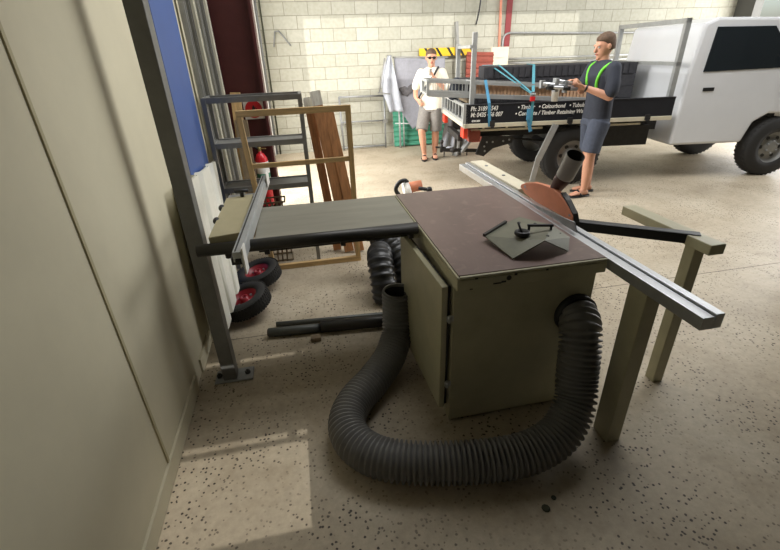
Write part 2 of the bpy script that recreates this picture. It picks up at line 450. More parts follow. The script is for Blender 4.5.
# ------------------------------------------------------------------ wall services
def pipe_thing(name, label, cat, pts, r, m, n=6, seg=10, sm=False):
    b = MB(); b.tube(curve(pts, n) if sm else [Vector(p) for p in pts], r, seg)
    return tag(b.build(name, m, loc=pts[0]), label, cat)
pipe_thing('conduit', 'thin grey conduit running up the block wall beside the white corner strip', 'pipe', [(-.445, 8.585, 0), (-.44, 8.585, 3.5)], .012, 'galv')
pipe_thing('conduit', 'dark green hose hanging on the block wall, next to the grey conduit', 'pipe', [(-.385, 8.585, 0), (-.375, 8.585, 3.5)], .013, 'tree')
pipe_thing('water_pipe', 'salmon coloured pipe running down the block wall beside the red column', 'pipe', [(3.84, 8.575, 3.6), (3.87, 8.575, 2.4), (3.90, 8.575, 1.62), (3.90, 8.575, 0)], .022, 'pinkpipe')
pipe_thing('conduit', 'grey conduit that bends off the red column and runs level along the blocks', 'pipe',
           [(3.965, 8.565, 0), (3.96, 8.565, 1.55), (3.96, 8.565, 1.78), (3.99, 8.565, 1.87), (4.08, 8.565, 1.905), (4.3, 8.565, 1.905), (6.2, 8.565, 1.86), (8.8, 8.565, 1.82)], .017, 'galv', 6, 10, True)
for k, (z, lab) in enumerate(((1.475, 'upper of two long rails lying level against the block wall above the truck load'),
                             (1.40, 'lower of two long rails lying level against the block wall above the truck load'))):
    t = thing('wall_rail', lab, 'rail', (4.2, 8.5, z), 0)
    b = MB(); b.cyl((3.98, 8.5, z), (8.5, 8.5, z-.02), .018, seg=10); b.build('rail', 'alu_dull', t)
    b = MB()
    for x in (4.3, 6.0, 7.8): b.bar((x, 8.6, z), (x, 8.5, z), .03, .012)
    build_each(b, 'bracket', 'galv', t)
pipe_thing('cable', 'short black cable end dangling on the block wall above the truck', 'cable',
           [(3.47, 8.585, 4.4), (3.47, 8.585, 3.4), (3.47, 8.56, 2.5), (3.44, 8.56, 2.2), (3.40, 8.54, 2.06)], .014, 'black', 6, 8, True)
b = MB(); b.cyl((-.24, 8.55, 1.80), (-.19, 8.56, 2.03), .012, seg=8); b.cyl((-.12, 8.56, 2.03), (.045, 8.55, 1.81), .012, seg=8)
b.cyl((-.19, 8.56, 2.03), (-.12, 8.56, 2.03), .009, seg=8); b.cyl((-.155, 8.56, 2.03), (-.155, YB, 2.03), .012, seg=8)
tag(b.build('wall_hook', 'galv', loc=(-.155, 8.6, 2.0)), 'thin grey metal hook in an inverted V on the bright block wall', 'hook')

# ------------------------------------------------------------------ panel saw
saw = thing('panel_saw', 'olive cream panel saw cabinet with brown table top and grey side table', 'table saw', (.86, 2.0, 0))
b = MB()   # cabinet: four walls, floor; left side open behind its door
x0, x1, y0, y1, z0, z1 = .556, 1.225, 1.49, 2.5, .016, .79
b.box((x0, y0, z0), (x1, y0+.03, z1)); b.box((x1-.02, y0+.03, z0), (x1, y1, z1)); b.box((x0, y1-.02, z0), (x1-.02, y1, z1))
b.box((x0, y0+.03, z0), (x0+.02, y1-.02, z1)); b.box((x0+.02, y0+.03, z0), (x1-.02, y1-.02, z0+.02))
cab = b.build('cabinet', 'saw', saw, bevel=.004)
b = MB(); b.box((x0+.02, y0+.02, 0), (x1-.02, y1-.02, z0)); b.build('plinth', 'saw_dark', saw)
# door standing slightly proud on two hinges
dm = Matrix.Translation((.535, 1.50, 0)) @ Matrix.Rotation(R(2.5), 4, 'Z')
b = MB(); b.box((-.028, .0, .10), (0, .60, .772), mtx=dm); door = b.build('cabinet_door', 'saw', saw, bevel=.004)
b = MB(); b.box((-.004, .01, .11), (.012, .018, .765), mtx=dm); b.box((-.004, .585, .11), (.012, .595, .765), mtx=dm); b.box((-.004, .01, .755), (.012, .59, .765), mtx=dm)
b.build('door_flange', 'tube_black', door)
for z in (.235, .60):
    b = MB(); b.cyl((.540, 1.485, z), (.540, 1.485, z+.035), .008, seg=10); b.box((.53, 1.486, z+.004), (.56, 1.493, z+.03))
    b.build('hinge', 'alu_dull', door)
b = MB(); b.cyl((.50, 2.06, .43), (.483, 2.06, .43), .013, seg=12); b.box((.476, 2.045, .40), (.484, 2.075, .44)); b.build('door_latch', 'black', door)
# table frame and top
b = MB(); b.box((.545, 1.425, .785), (1.215, 2.60, .835)); b.box((.545, 1.425, .835), (.556, 2.60, .849)); b.box((.556, 1.425, .835), (1.215, 1.44, .849))
b.build('table_frame', 'saw', saw, bevel=.005)
b = MB(); b.box((.556, 1.44, .834), (1.213, 2.60, .851)); b.build('table_top', 'laminate', saw, bevel=.001)
b = MB()   # paint chips and bolt holes on the front edge
for (x, z, w, h) in ((.70, .799, .035, .006), (.735, .802, .02, .008), (.62, .833, .012, .005), (.79, .828, .012, .01), (.60, .788, .012, .004), (.93, .832, .01, .006)):
    b.box((x, 1.4235, z), (x+w, 1.426, z+h))
b.cyl((.767, 1.4235, .820), (.767, 1.426, .820), .011, seg=12)
build_each(b, 'paint_chip', 'black', saw)
# corner block on the table's left edge where the rail meets
b = MB(); b.box((.505, 2.0, .79), (.545, 2.09, .842)); b.build('corner_block', 'saw', saw, bevel=.008)
# sliding carriage and its cream bar
b = MB(); b.box((1.218, .95, .80), (1.262, 3.26, .848)); b.box((1.268, .95, .80), (1.30, 3.26, .856)); b.box((1.26, .95, .80), (1.27, 3.26, .835))
b.build('sliding_carriage', 'alu', saw, bevel=.002)
b = MB(); b.box((1.303, 2.42, .80), (1.41, 3.24, .868)); b.build('carriage_cover', 'board_cream', saw, bevel=.004)
b = MB()
for y in (2.75, 3.05): b.cyl((1.355, y, .868), (1.355, y, .873), .012, seg=12)
build_each(b, 'cover_bolt', 'galv', saw)
b = MB(); b.box((1.23, 2.6, 0), (1.30, 2.7, .80)); b.box((1.23, 1.2, 0), (1.30, 1.3, .80)); b.box((1.19, 1.6, .55), (1.30, 1.75, .80)); build_each(b, 'carriage_support', 'saw', saw, bevel=.004)
# side (extension) table with its rails
b = MB(); b.box((-.28, 2.065, .815), (.543, 2.60, .846)); b.build('extension_table', 'ext', saw, bevel=.003)
b = MB(); b.cyl((-.53, 1.985, .855), (.53, 1.985, .855), .030, seg=24)
fr = b.build('front_rail', 'tube_black', saw)
for x in (-.22, .15, .5):
    b = MB(); b.box((x-.012, 1.985, .80), (x+.012, 2.07, .835)); b.build('rail_bracket', 'tube_black', fr)
b = MB(); b.cyl((-.53, 2.70, .78), (.54, 2.70, .78), .030, seg=24); b.build('rear_rail', 'tube_black', saw)
b = MB(); b.box((-.27, 2.09, .77), (.54, 2.11, .815)); b.box((-.27, 2.55, .77), (.54, 2.57, .815)); b.box((-.27, 2.09, .77), (-.25, 2.57, .815)); b.build('table_support', 'saw_dark', saw)
# blade guard
gp = [(2.40, .885), (2.39, .905), (2.34, .928), (2.25, .955), (2.15, .968), (2.05, .973), (1.98, .963), (1.92, .940), (1.87, .912), (1.832, .885), (1.83, .865), (1.86, .858),
      (2.02, .856), (2.18, .852), (2.33, .862)]
b = MB(); b.prism(gp, 'x', 1.300, 1.328); gd = b.build('blade_guard', 'orange', saw, bevel=.004)
gp2 = [(1.975, .968), (1.92, .940), (1.85, .895), (1.825, .86), (1.816, .86), (1.840, .900), (1.912, .948), (1.97, .973)]
b = MB(); b.prism(gp2, 'x', 1.304, 1.332); b.build('guard_spine', 'tube_black', gd)
b = MB(); b.prism([(2.22, .862), (1.73, .90), (1.70, .858), (2.10, .857)], 'x', 1.240, 1.246); b.build('side_shield', 'galv', gd)
b = MB(); b.cyl((1.298, 2.34, .905), (1.303, 2.34, .905), .009, seg=10); b.cyl((1.298, 2.32, .895), (1.303, 2.32, .895), .004, seg=8); b.cyl((1.297, 1.86, .885), (1.303, 1.86, .885), .006, seg=8); build_each(b, 'guard_bolt', 'galv', gd)
b = MB(); b.tube([(1.330, 2.07, .955), (1.345, 2.05, 1.01), (1.355, 2.035, 1.040)], [.030, .042, .042], 24); b.build('guard_socket', 'pipe_brown', gd)
ax = Vector((1.355, 2.035, 1.040)); tp = Vector((1.358, 1.975, 1.160))
b = MB(); b.tube([ax-(tp-ax)*.05, ax, ax+(tp-ax)*.06, tp], [.042, .046, .047, .047], 28, caps=False); b.build('dust_outlet', 'pipe_grey', gd)
b = MB(); b.lathe([(.115, -.0015), (.115, .0015), (.02, .0015), (.02, -.0015), (.115, -.0015)], Matrix.Translation((1.322, 2.02, .80)) @ Matrix.Rotation(R(90), 4, 'Y')); b.build('saw_blade', 'alu', saw)
b = MB(); b.tube([tp+(tp-ax)*.004, tp-(tp-ax)*.04, ax+(tp-ax)*.25], [.0435, .039, .039], 28, caps=False); b.cyl(ax+(tp-ax)*.25, ax+(tp-ax)*.24, .039, seg=28); b.build('outlet_bore', 'bore', gd)  # near-black lining paints in the shade inside the outlet
# black cross-cut arm to the side of the carriage
b = MB(); b.bar((1.335, 1.87, .83), (1.78, 1.54, .83), .05, .05); b.build('crosscut_arm', 'black', saw, bevel=.004)
b = MB(); b.box((1.72, 1.42, .80), (1.80, 2.0, .85)); b.box((1.73, 1.50, .0), (1.79, 1.56, .80)); b.build('outrigger_leg', 'saw', saw, bevel=.004)
# rim where the dust hose plugs in
b = MB(); b.lathe([(.098, 0), (.098, .035), (.086, .035), (.086, 0)], Matrix.Translation((1.145, 1.49, .555)) @ Matrix.Rotation(R(90), 4, 'X')); b.build('dust_port', 'black', saw)

# rip fence lying over the side table
fen = thing('rip_fence', 'beige board and long aluminium profile of the rip fence across the grey side table', 'fence', (-.38, 2.0, .86))
b = MB(); b.prism([(-.476, 2.015), (-.335, 2.045), (-.322, 2.70), (-.474, 2.66)], 'z', .862, .905); b.build('fence_board', 'fence', fen, bevel=.004)
b = MB()
pa, pb = Vector((-.317, 1.74, .915)), Vector((-.268, 3.05, .915))
b.bar(pa, pb, .034, .030); b.bar(pa+Vector((.018,0,-.028)), pb+Vector((.018,0,-.028)), .006, .06)
b.bar(pa+Vector((-.014,0,-.02)), pb+Vector((-.014,0,-.02)), .006, .02)
pf = b.build('aluminium_profile', 'alu_dull', fen, bevel=.001)
b = MB(); b.bar(pa+Vector((-.006,.01,.0145)), pb+Vector((-.006,-.01,.0145)), .007, .003); b.build('t_slot', 'tube_black', pf)
b = MB(); b.bar((-.292, 1.735, .885), (-.289, 1.80, .885), .006, .12); b.bar((-.245, 2.9, .93), (-.240, 3.05, .925), .006, .09); build_each(b, 'end_plate', 'white', fen)
b = MB(); b.box((-.345, 1.75, .868), (-.30, 1.80, .90)); b.box((-.335, 1.741, .872), (-.312, 1.752, .892)); b.build('profile_clamp', 'black', fen)
b = MB(); b.cyl((-.40, 2.0, .80), (-.40, 2.0, .84), .016, seg=12); b.build('rail_clamp', 'tube_black', fen)
b = MB(); b.cyl((-.38, 2.66, .905), (-.38, 2.66, .935), .012, seg=12); b.cyl((-.42, 2.66, .940), (-.34, 2.66, .940), .010, seg=12)
b.build('clamp_handle', 'black', fen)
b = MB(); b.ball((-.478, 2.28, .895), (.018, .03, .018)); b.ball((-.480, 2.50, .895), (.018, .03, .018)); build_each(b, 'clamp_knob', 'black', fen)
b = MB(); b.box((-.47, 2.66, .875), (-.29, 2.74, .90)); b.build('rear_bracket', 'steel_grey', fen, bevel=.003)

# bent plate with knob lying on the brown table
gu = thing('machine_plate', 'bent grey green metal plate with black knob lying on the brown table', 'guard plate', (.95, 1.6, .851))
P1, P2, P3, P4 = (.748, 1.60, .925), (.885, 1.735, .935), (1.175, 1.77, .90), (1.145, 1.62, .905)
b = MB()
V = [b.bm.verts.new(v) for v in [(.790, 1.739, .875), (.957, 1.852, .884), (1.035, 1.885, .893), (1.090, 1.680, .918), (1.128, 1.590, .890), (.959, 1.511, .925), (1.088, 1.528, .855), (.825, 1.516, .856)]]
for f in ((0, 7, 5, 1), (1, 5, 3, 2), (5, 4, 3), (5, 6, 4)): b.bm.faces.new([V[i] for i in f])
b.build('plate', 'plate', gu, solid=.006)
b = MB(); b.bar((.785, 1.738, .882), (.945, 1.848, .892), .012, .014); b.build('front_lip', 'tube_black', gu)
b = MB(); b.lathe([(.0, .0), (.028, .0), (.035, .010), (.033, .020), (.026, .024), (.023, .012), (.0, .010)], Matrix.Translation((.912, 1.62, .912)), 20)
b.cyl((.912, 1.62, .92), (.90, 1.645, .968), .005, seg=8); b.build('knob', 'black', gu)
b = MB(); b.bar((.951, 1.65, .945), (1.062, 1.625, .943), .012, .010); b.cyl((.958, 1.648, .915), (.958, 1.648, .944), .006, seg=8); b.cyl((1.055, 1.628, .905), (1.055, 1.628, .942), .006, seg=8); b.build('handle', 'black', gu)
b = MB()
for p in ((.99, 1.80, .897), (1.04, 1.74, .908), (1.00, 1.56, .921), (1.09, 1.61, .902)): b.cyl(p, (p[0], p[1], p[2]+.006), .007, seg=10)
build_each(b, 'plate_bolt', 'saw_dark', gu)

# ------------------------------------------------------------------ grey dust hose
def ribbed(path, r, pitch, amp, seg=28, per=4):
    pts = resample(path, pitch/per); rr = []
    for i in range(len(pts)): rr.append(r + amp*(1 if (i % per) in (0, 1) else -1)*(.5 if per == 2 else 1))
    return pts, rr
HP = [(.443, 2.10, .435), (.440, 2.09, .36), (.435, 2.075, .27), (.415, 2.03, .175), (.345, 1.92, .11), (.235, 1.785, .092), (.115, 1.65, .09), (.058, 1.52, .09), (.075, 1.40, .09),
      (.150, 1.305, .09), (.26, 1.245, .09), (.42, 1.20, .09), (.63, 1.165, .09), (.81, 1.157, .10), (.96, 1.185, .145), (1.055, 1.25, .23), (1.085, 1.305, .33), (1.10, 1.34, .44), (1.118, 1.385, .525), (1.140, 1.44, .553), (1.145, 1.50, .555)]
ht = thing('dust_hose', 'fat grey ribbed dust hose looping over the floor into the saw cabinet', 'hose', (.4, 1.4, 0))
pts, rr = ribbed(curve(HP, 14), .082, .0225, .0085)
b = MB(); b.tube(pts, rr, 28, caps=False); b.build('hose_wall', 'hose', ht)
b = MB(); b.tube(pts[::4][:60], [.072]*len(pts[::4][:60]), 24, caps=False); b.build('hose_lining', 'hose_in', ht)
b = MB(); b.lathe([(.072, -.006), (.086, -.006), (.086, .006), (.072, .006), (.072, -.006)], Matrix.Translation((.443, 2.10, .435)), 28); b.build('hose_rim', 'hose', ht)

# black ducts behind the cabinet
def duct(name, label, P, r, pitch=.05, amp=.006):
    pts, rr = ribbed(curve(P, 12), r, pitch, amp, per=6)
    b = MB(); b.tube(pts, rr, 26, caps=True)
    return tag(b.build(name, 'blackduct', loc=P[-1]), label, 'duct')
duct('flexible_duct', 'short black ribbed duct standing on the floor behind the open hose end', [(.50, 2.98, .28), (.485, 2.91, .295), (.475, 2.83, .26), (.475, 2.75, .16), (.485, 2.715, .012)], .092)
duct('flexible_duct', 'black ribbed duct hanging under the far edge of the grey side table', [(.42, 3.22, .50), (.44, 3.22, .46), (.50, 3.19, .38), (.60, 3.06, .30), (.66, 2.92, .22), (.67, 2.82, .12), (.67, 2.80, .012)], .095)

# ------------------------------------------------------------------ floor pipes
t = thing('steel_pipe', 'grey steel pipe with a thicker black sleeve lying on the floor', 'pipe', (-.3, 2.45, 0))
b = MB(); b.cyl((-.355, 2.475, .032), (.0, 2.445, .032), .030, seg=20); b.build('pipe', 'pipe_dark', t)
b = MB(); b.cyl((-.012, 2.445, .040), (.66, 2.39, .040), .040, seg=20); b.build('sleeve', 'tube_black', t)
b = MB(); b.cyl((-.36, 2.476, .032), (-.353, 2.475, .032), .024, seg=16); b.build('end_cap', 'pipe_brown', t)
b = MB(); b.cyl((-.31, 2.585, .018), (.50, 2.52, .018), .017, seg=14); tag(b.build('steel_pipe', 'pipe_dark', loc=(-.31, 2.585, 0)), 'thin grey pipe lying on the floor behind the sleeved pipe', 'pipe')
b = MB(); b.box((-.085, 2.335, 0), (-.02, 2.385, .03)); tag(b.build('timber_offcut', 'weathered', loc=(-.05, 2.36, 0), bevel=.004), 'small pale offcut block on the floor against the black sleeve', 'offcut')

# ------------------------------------------------------------------ post with base plate
t = thing('steel_post', 'galvanised grey steel post bolted to the floor by the cream wall', 'post', (-.515, 2.115, 0))
b = MB(); b.box((-.592, 2.075, .01), (-.518, 2.155, 2.62)); b.build('post', 'post_grey', t, bevel=.004)
b = MB(); b.box((-.64, 2.06, 0), (-.43, 2.17, .012)); b.build('base_plate', 'galv', t, bevel=.003)
for x in (-.618, -.462):
    b = MB(); b.cyl((x, 2.115, .012), (x, 2.115, .024), .016, seg=6); b.cyl((x, 2.115, .024), (x, 2.115, .034), .008, seg=10); b.build('anchor_bolt', 'tube_black', t)

# ------------------------------------------------------------------ wheels lying by the wall
def wheel(loc, tilt, label):
    t = thing('cart_wheel', label, 'wheel', loc, 0, None)
    m = Matrix.Translation((0, 0, .075)) @ Matrix.Rotation(tilt[1], 4, 'Y') @ Matrix.Rotation(tilt[0], 4, 'X')
    b = MB(); prof = [(.098, -.045), (.125, -.055), (.155, -.052), (.168, -.040), (.172, -.02), (.172, .02), (.168, .040), (.155, .052), (.125, .055), (.098, .045), (.098, -.045)]
    b.lathe(prof, m, 48)
    for k in range(48):
        a = 2*math.pi*k/48
        for zz in (-.036, -.012, .012, .036):
            mm = m @ Matrix.Rotation(a + (.03 if zz in (-.012, .036) else 0), 4, 'Z') @ Matrix.Translation((.171, 0, zz))
            b.box((-.003, -.0075, -.010), (.004, .0075, .010), mtx=mm)
    b.build('tyre', 'rubber', t, local=True)
    b = MB(); b.lathe([(.099, .044), (.099, .034), (.088, .030), (.080, .004), (.045, .0), (.032, .012), (.030, .034), (.016, .036), (.016, .0), (.0, .0)], m, 32)
    b.lathe([(.099, -.044), (.099, -.034), (.088, -.030), (.080, -.004), (.045, -.006), (.030, -.03), (.0, -.03)], m, 32); b.build('rim', 'rim', t, local=True)
    b = MB()
    for k in range(4):
        a = R(45+90*k); b.cyl(m @ Vector((.058*math.cos(a), .058*math.sin(a), .0)), m @ Vector((.058*math.cos(a), .058*math.sin(a), .012)), .009, seg=8)
    build_each(b, 'wheel_bolt', 'galv', t, local=True)
    return t
wheel((-.515, 2.80, .04), (R(5), R(-15)), 'black tyred wheel with red rim lying nearest the grey steel post')
wheel((-.45, 3.22, .035), (R(4), R(-13)), 'black tyred wheel with red rim lying behind the first wheel, towards the timber frame')

# ------------------------------------------------------------------ sheets, tubes and panels leaning on the left wall
def corrugated(p_tl, p_tr, p_bl, p_br, nw, amp, thick=.003):
    a, b_, c, d = map(Vector, (p_tl, p_tr, p_bl, p_br)); nrm = ((b_-a).cross(c-a)).normalized()
    prof = [(0, 0), (.32, 0), (.42, 1), (.58, 1), (.68, 0), (1, 0)]
    us = []
    for k in range(nw):
        for u, h in prof[:-1]: us.append(((k+u)/nw, h))
    us.append((1, 0))
    mb = MB(); rows = []
    for u, h in us:
        top = a.lerp(b_, u) + nrm*h*amp; bot = c.lerp(d, u) + nrm*h*amp
        rows.append((mb.bm.verts.new(top), mb.bm.verts.new(bot)))
    for r0, r1 in zip(rows, rows[1:]): mb.bm.faces.new((r0[0], r1[0], r1[1], r0[1]))
    return mb
for k, (o_, lab) in enumerate(((0, 'cream ribbed roofing sheet leaning on the wall under the blue panel, outermost of the pair'),
                               (-.035, 'cream ribbed roofing sheet leaning against the wall, innermost of the pair under the blue panel'))):
    mb = corrugated((-.668+o_*.4, 2.42, 1.03), (-.668+o_*.4, 3.62, .94), (-.62+o_, 2.36, .05), (-.545+o_, 2.84, .20), 3, .05)
    tag(mb.build('roofing_sheet', 'sheet', loc=(-.5, 2.8, .05), solid=.004), lab, 'roofing sheet')
b = MB(); b.box((-.732, 2.97, 0), (-.712, 3.59, 2.35))
tag(b.build('blue_panel', 'blue', loc=(-.68, 2.95, 0), bevel=.003), 'tall flat blue panel leaning upright against the cream wall', 'panel')
for k in range(6):
    x = -.70 + .012*k; y = 3.78 + .125*k
    b = MB(); b.bar((x+.02, y, 0), (x-.01, y, 2.9-.05*k), .026, .06, up=(0, 1, 0))
    b.bar((x+.036, y-.03, 0), (x+.006, y-.03, 2.9-.05*k), .02, .006, up=(0, 1, 0)); b.bar((x+.036, y+.03, 0), (x+.006, y+.03, 2.9-.05*k), .02, .006, up=(0, 1, 0))
    tag(b.build('metal_channel', ['channel', 'steel_grey', 'sheet'][k % 3], loc=(x, y, 0)), ['first', 'second', 'third', 'fourth', 'fifth', 'sixth'][k] + ' upright metal channel from the blue panel, leaning on the wall', 'channel', 'metal channels leaning on the wall')
b = MB(); b.bar((-.665, 4.62, 0), (-.695, 4.655, 2.8), .06, .10, up=(0, 1, 0)); tag(b.build('timber_stud', 'weathered', loc=(-.6, 4.6, 0)), 'long weathered timber stud standing against the maroon column', 'timber')
b = MB(); b.bar((-.60, 4.46, 0), (-.545, 4.63, 1.36), .09, .035, up=(0, 1, 0)); tag(b.build('timber_stud', 'timber', loc=(-.56, 4.4, 0)), 'short pine board leaning at the maroon column behind the shelving', 'timber')
b = MB(); b.bar((-.52, 4.34, 0), (-.53, 4.56, 1.12), .12, .03, up=(0, 1, 0)); tag(b.build('timber_board', 'weathered', loc=(-.44, 4.36, 0)), 'wide weathered board leaning at the maroon column beside the red extinguisher', 'timber')

# ------------------------------------------------------------------ fire point on the maroon column
t = thing('fire_sign', 'square white sign with a red disc on the maroon column', 'sign', (-.41, 4.745, 1.19))
b = MB(); b.box((-.505, 4.745, 1.10), (-.315, 4.760, 1.285)); b.build('sign_board', 'white', t)
b = MB(); b.cyl((-.41, 4.745, 1.192), (-.41, 4.741, 1.192), .082, seg=28); b.build('red_disc', 'red', t)
b = MB(); b.prism([(-.425, 1.165), (-.395, 1.165), (-.395, 1.205), (-.402, 1.218), (-.418, 1.218), (-.425, 1.205)], 'y', 4.738, 4.742); b.bar((-.392, 4.74, 1.215), (-.378, 4.74, 1.19), .006, .004); b.box((-.416, 4.738, 1.218), (-.402, 4.742, 1.228)); b.build('extinguisher_symbol', 'black', t)
t = thing('fire_extinguisher', 'red fire extinguisher with a pale label beside the maroon column', 'fire extinguisher', (-.40, 4.62, .25))
b = MB(); b.lathe([(0, .30), (.075, .30), (.082, .32), (.082, .74), (.075, .79), (.045, .835), (.022, .845), (.022, .86), (0, .86)], Matrix.Translation((-.41, 4.62, 0)), 28); b.build('cylinder', 'extred', t)
b = MB(); b.lathe([(.0825, .50), (.0835, .50), (.0835, .76), (.0825, .76)], Matrix.Translation((-.41, 4.62, 0)), 28); lb = b.build('label_band', 'white', t)
b = MB(); b.lathe([(.0838, .60), (.0842, .60), (.0842, .645), (.0838, .645)], Matrix.Translation((-.41, 4.62, 0)), 28); b.build('green_band', 'green', lb)
b = MB(); b.cyl((-.41, 4.62, .86), (-.41, 4.62, .90), .02, seg=12); b.bar((-.43, 4.62, .905), (-.33, 4.60, .93), .018, .01); b.bar((-.43, 4.62, .89), (-.33, 4.60, .885), .018, .008); b.build('valve_handle', 'brass', t)
b = MB(); b.tube(curve([(-.43, 4.62, .88), (-.50, 4.60, .92), (-.525, 4.59, .80), (-.52, 4.60, .55)], 8), .012, 8); b.build('discharge_hose', 'black', t)
b = MB(); b.box((-.46, 4.60, .28), (-.36, 4.755, .30)); b.box((-.46, 4.735, .30), (-.36, 4.755, .46)); b.build('wall_bracket', 'black', t)
t.scale = (.8, .8, 1); t.location.z -= .055

# ------------------------------------------------------------------ grey shelving unit
t = thing('shelving_unit', 'grey steel shelving frame with three open levels behind the grey side table', 'shelving', (-.3, 3.72, 0))
for x, y in ((.04, 3.62), (.04, 3.86), (-.66, 3.62), (-.66, 3.86)):
    b = MB(); b.box((x-.016, y-.016, 0), (x+.016, y+.016, 1.39)); b.build('upright', 'steel_grey', t)
for z in (1.375, 1.045, .695):
    b = MB(); b.box((-.675, 3.61, z-.02), (.055, 3.635, z+.02)); b.box((-.675, 3.845, z-.02), (.055, 3.87, z+.02))
    b.box((-.675, 3.635, z-.02), (-.65, 3.845, z+.02)); b.box((.03, 3.635, z-.02), (.055, 3.845, z+.02))
    if z < 1.3: b.box((-.65, 3.635, z-.004), (.03, 3.845, z+.012))
    b.build('shelf', 'steel_grey', t)
t = thing('wire_basket', 'small brown wire basket on the floor under the grey shelving', 'basket', (-.2, 3.74, 0))
b = MB()
for i in range(4):
    x = -.36+.04*i; b.cyl((x, 3.66, .0), (x+.03, 3.66, .55), .006, seg=6); b.cyl((x+.04, 3.82, .0), (x, 3.82, .55), .006, seg=6)
for z in (.01, .28, .55):
    b.bar((-.37, 3.66, z), (-.19, 3.66, z), .012, .012); b.bar((-.37, 3.82, z), (-.19, 3.82, z), .012, .012); b.bar((-.37, 3.66, z), (-.37, 3.82, z), .012, .012); b.bar((-.19, 3.66, z), (-.19, 3.82, z), .012, .012)
b.build('basket_wires', 'weathered', t)

# ------------------------------------------------------------------ timber frame and planks
t = thing('timber_rack', 'light pine rectangular frame with a middle rail standing before the grey shelving', 'frame', (0, 3.5, 0))
b = MB(); b.bar((-.435, 3.5, 1.285), (.41, 3.5, 1.285), .035, .045); b.build('top_rail', 'timber_x', t, bevel=.002)
b = MB(); b.bar((-.40, 3.5, .90), (.372, 3.5, .905), .030, .035); b.build('middle_rail', 'timber_x', t, bevel=.002)
b = MB(); b.bar((-.37, 3.5, .022), (.41, 3.5, .022), .035, .044); b.build('bottom_rail', 'timber_x', t, bevel=.002)
b = MB(); b.bar((-.418, 3.5, 1.262), (-.355, 3.5, .044), .040, .035); b.build('stile', 'timber', t, bevel=.002)
b = MB(); b.bar((.39, 3.5, 1.262), (.388, 3.5, .044), .040, .035); b.build('stile', 'timber', t, bevel=.002)
def plank(x0, x1, z, w, lab, off, pale=True):
    t = thing('wooden_plank', lab, 'plank', (x1, 3.74, 0))
    # leaning over the shelving's corner
    b = MB(); p = Vector((x1, 3.70+off, .012)); q = Vector((x0, 3.90+off, z))
    b.bar(p, q, .045, w, up=(1, 0, 0)); b.build('board', 'plank', t, bevel=.002)
    if not pale: return
    b = MB(); d = (q-p).normalized(); b.bar(q-d*.11, q+d*.002, .047, w+.002, up=(1, 0, 0)); b.build('sunlit_end', 'plank_end', t)  # pale end, sunlight put into its colour
plank(.105, .225, 1.335, .072, 'brown plank with an end coloured pale as if sunlit, nearest the grey shelving of the three', .06)
plank(.17, .33, 1.385, .085, 'tallest brown plank with an end coloured pale as if sunlit, middle of the three behind the pine frame', .0)
plank(.265, .425, 1.235, .085, 'shortest brown plank, closest to the upright of the pine frame', -.02, False)

# ------------------------------------------------------------------ small machine behind the saw
t = thing('drop_saw', 'small white and orange drop saw on the floor behind the brown table', 'power tool', (1.2, 4.6, 0))
b = MB(); b.box((.98, 4.45, 0), (1.42, 4.80, .07)); b.lathe([(0, .07), (.14, .07), (.14, .09), (0, .09)], Matrix.Translation((1.18, 4.62, 0)), 24); b.build('base', 'alu_dull', t, bevel=.006)
b = MB(); b.bar((1.18, 4.76, .08), (1.18, 4.72, .30), .06, .06); b.cyl((1.10, 4.68, .27), (1.30, 4.68, .29), .06, seg=18); b.build('motor', 'orange', t)
b = MB(); b.lathe([(0, -.03), (.12, -.03), (.125, 0), (.12, .03), (0, .03)], Matrix.Translation((1.12, 4.62, .24)) @ Matrix.Rotation(R(80), 4, 'Y'), 26); b.build('blade_guard', 'white', t)
b = MB(); b.tube(curve([(1.02, 4.60, .22), (.985, 4.60, .29), (1.02, 4.60, .36), (1.08, 4.60, .385), (1.12, 4.62, .36)], 8), .024, 12); b.cyl((1.24, 4.58, .29), (1.38, 4.56, .26), .02, seg=10); b.ball((1.36, 4.56, .265), .035); b.build('handle', 'black', t)

# ------------------------------------------------------------------ things along the back wall
t = thing('wall_frame', 'thin galvanised pipe frame with a middle bar standing at the block wall', 'frame', (1.2, 8.5, 0))
b = MB()
for p, q in (((.82, 8.5, 0), (.80, 8.5, .96)), ((1.64, 8.5, 0), (1.64, 8.5, .95)), ((.80, 8.5, .955), (1.66, 8.5, .94)), ((.82, 8.5, .05), (1.64, 8.5, .04))): b.cyl(p, q, .018, seg=8)
b.build('outer_pipe', 'galv', t)
b = MB(); b.cyl((.81, 8.5, .515), (1.64, 8.5, .505), .014, seg=8); b.build('middle_bar', 'galv', t)
b = MB(); b.box((1.60, 8.47, .46), (1.68, 8.53, .53)); b.box((.79, 8.47, .46), (.85, 8.53, .50)); build_each(b, 'latch', 'steel_grey', t)

def ripple(x, z): return .0
mb = MB()
def gs(u, v): return Vector((1.80+u*1.05, 8.42+.14*v - .014*math.sin(v*56), .02+v*.80))
mb.grid(gs, 2, 96); tag(mb.build('green_sheet', 'green', loc=(2.3, 8.5, 0), solid=.006), 'green ribbed sheet standing behind the man in the pale shirt', 'sheet')
t = thing('pale_rail_frame', 'pale tube frame holding up the green sheet under the hanging blanket', 'frame', (2.1, 8.36, 0))
b = MB(); b.cyl((1.90, 8.34, 0), (1.88, 8.34, 1.0), .018, seg=8); b.cyl((1.98, 8.36, 0), (1.96, 8.36, 1.0), .014, seg=8); b.cyl((1.80, 8.33, .46), (2.85, 8.33, .40), .010, seg=8); b.build('tubes', 'alu_dull', t)
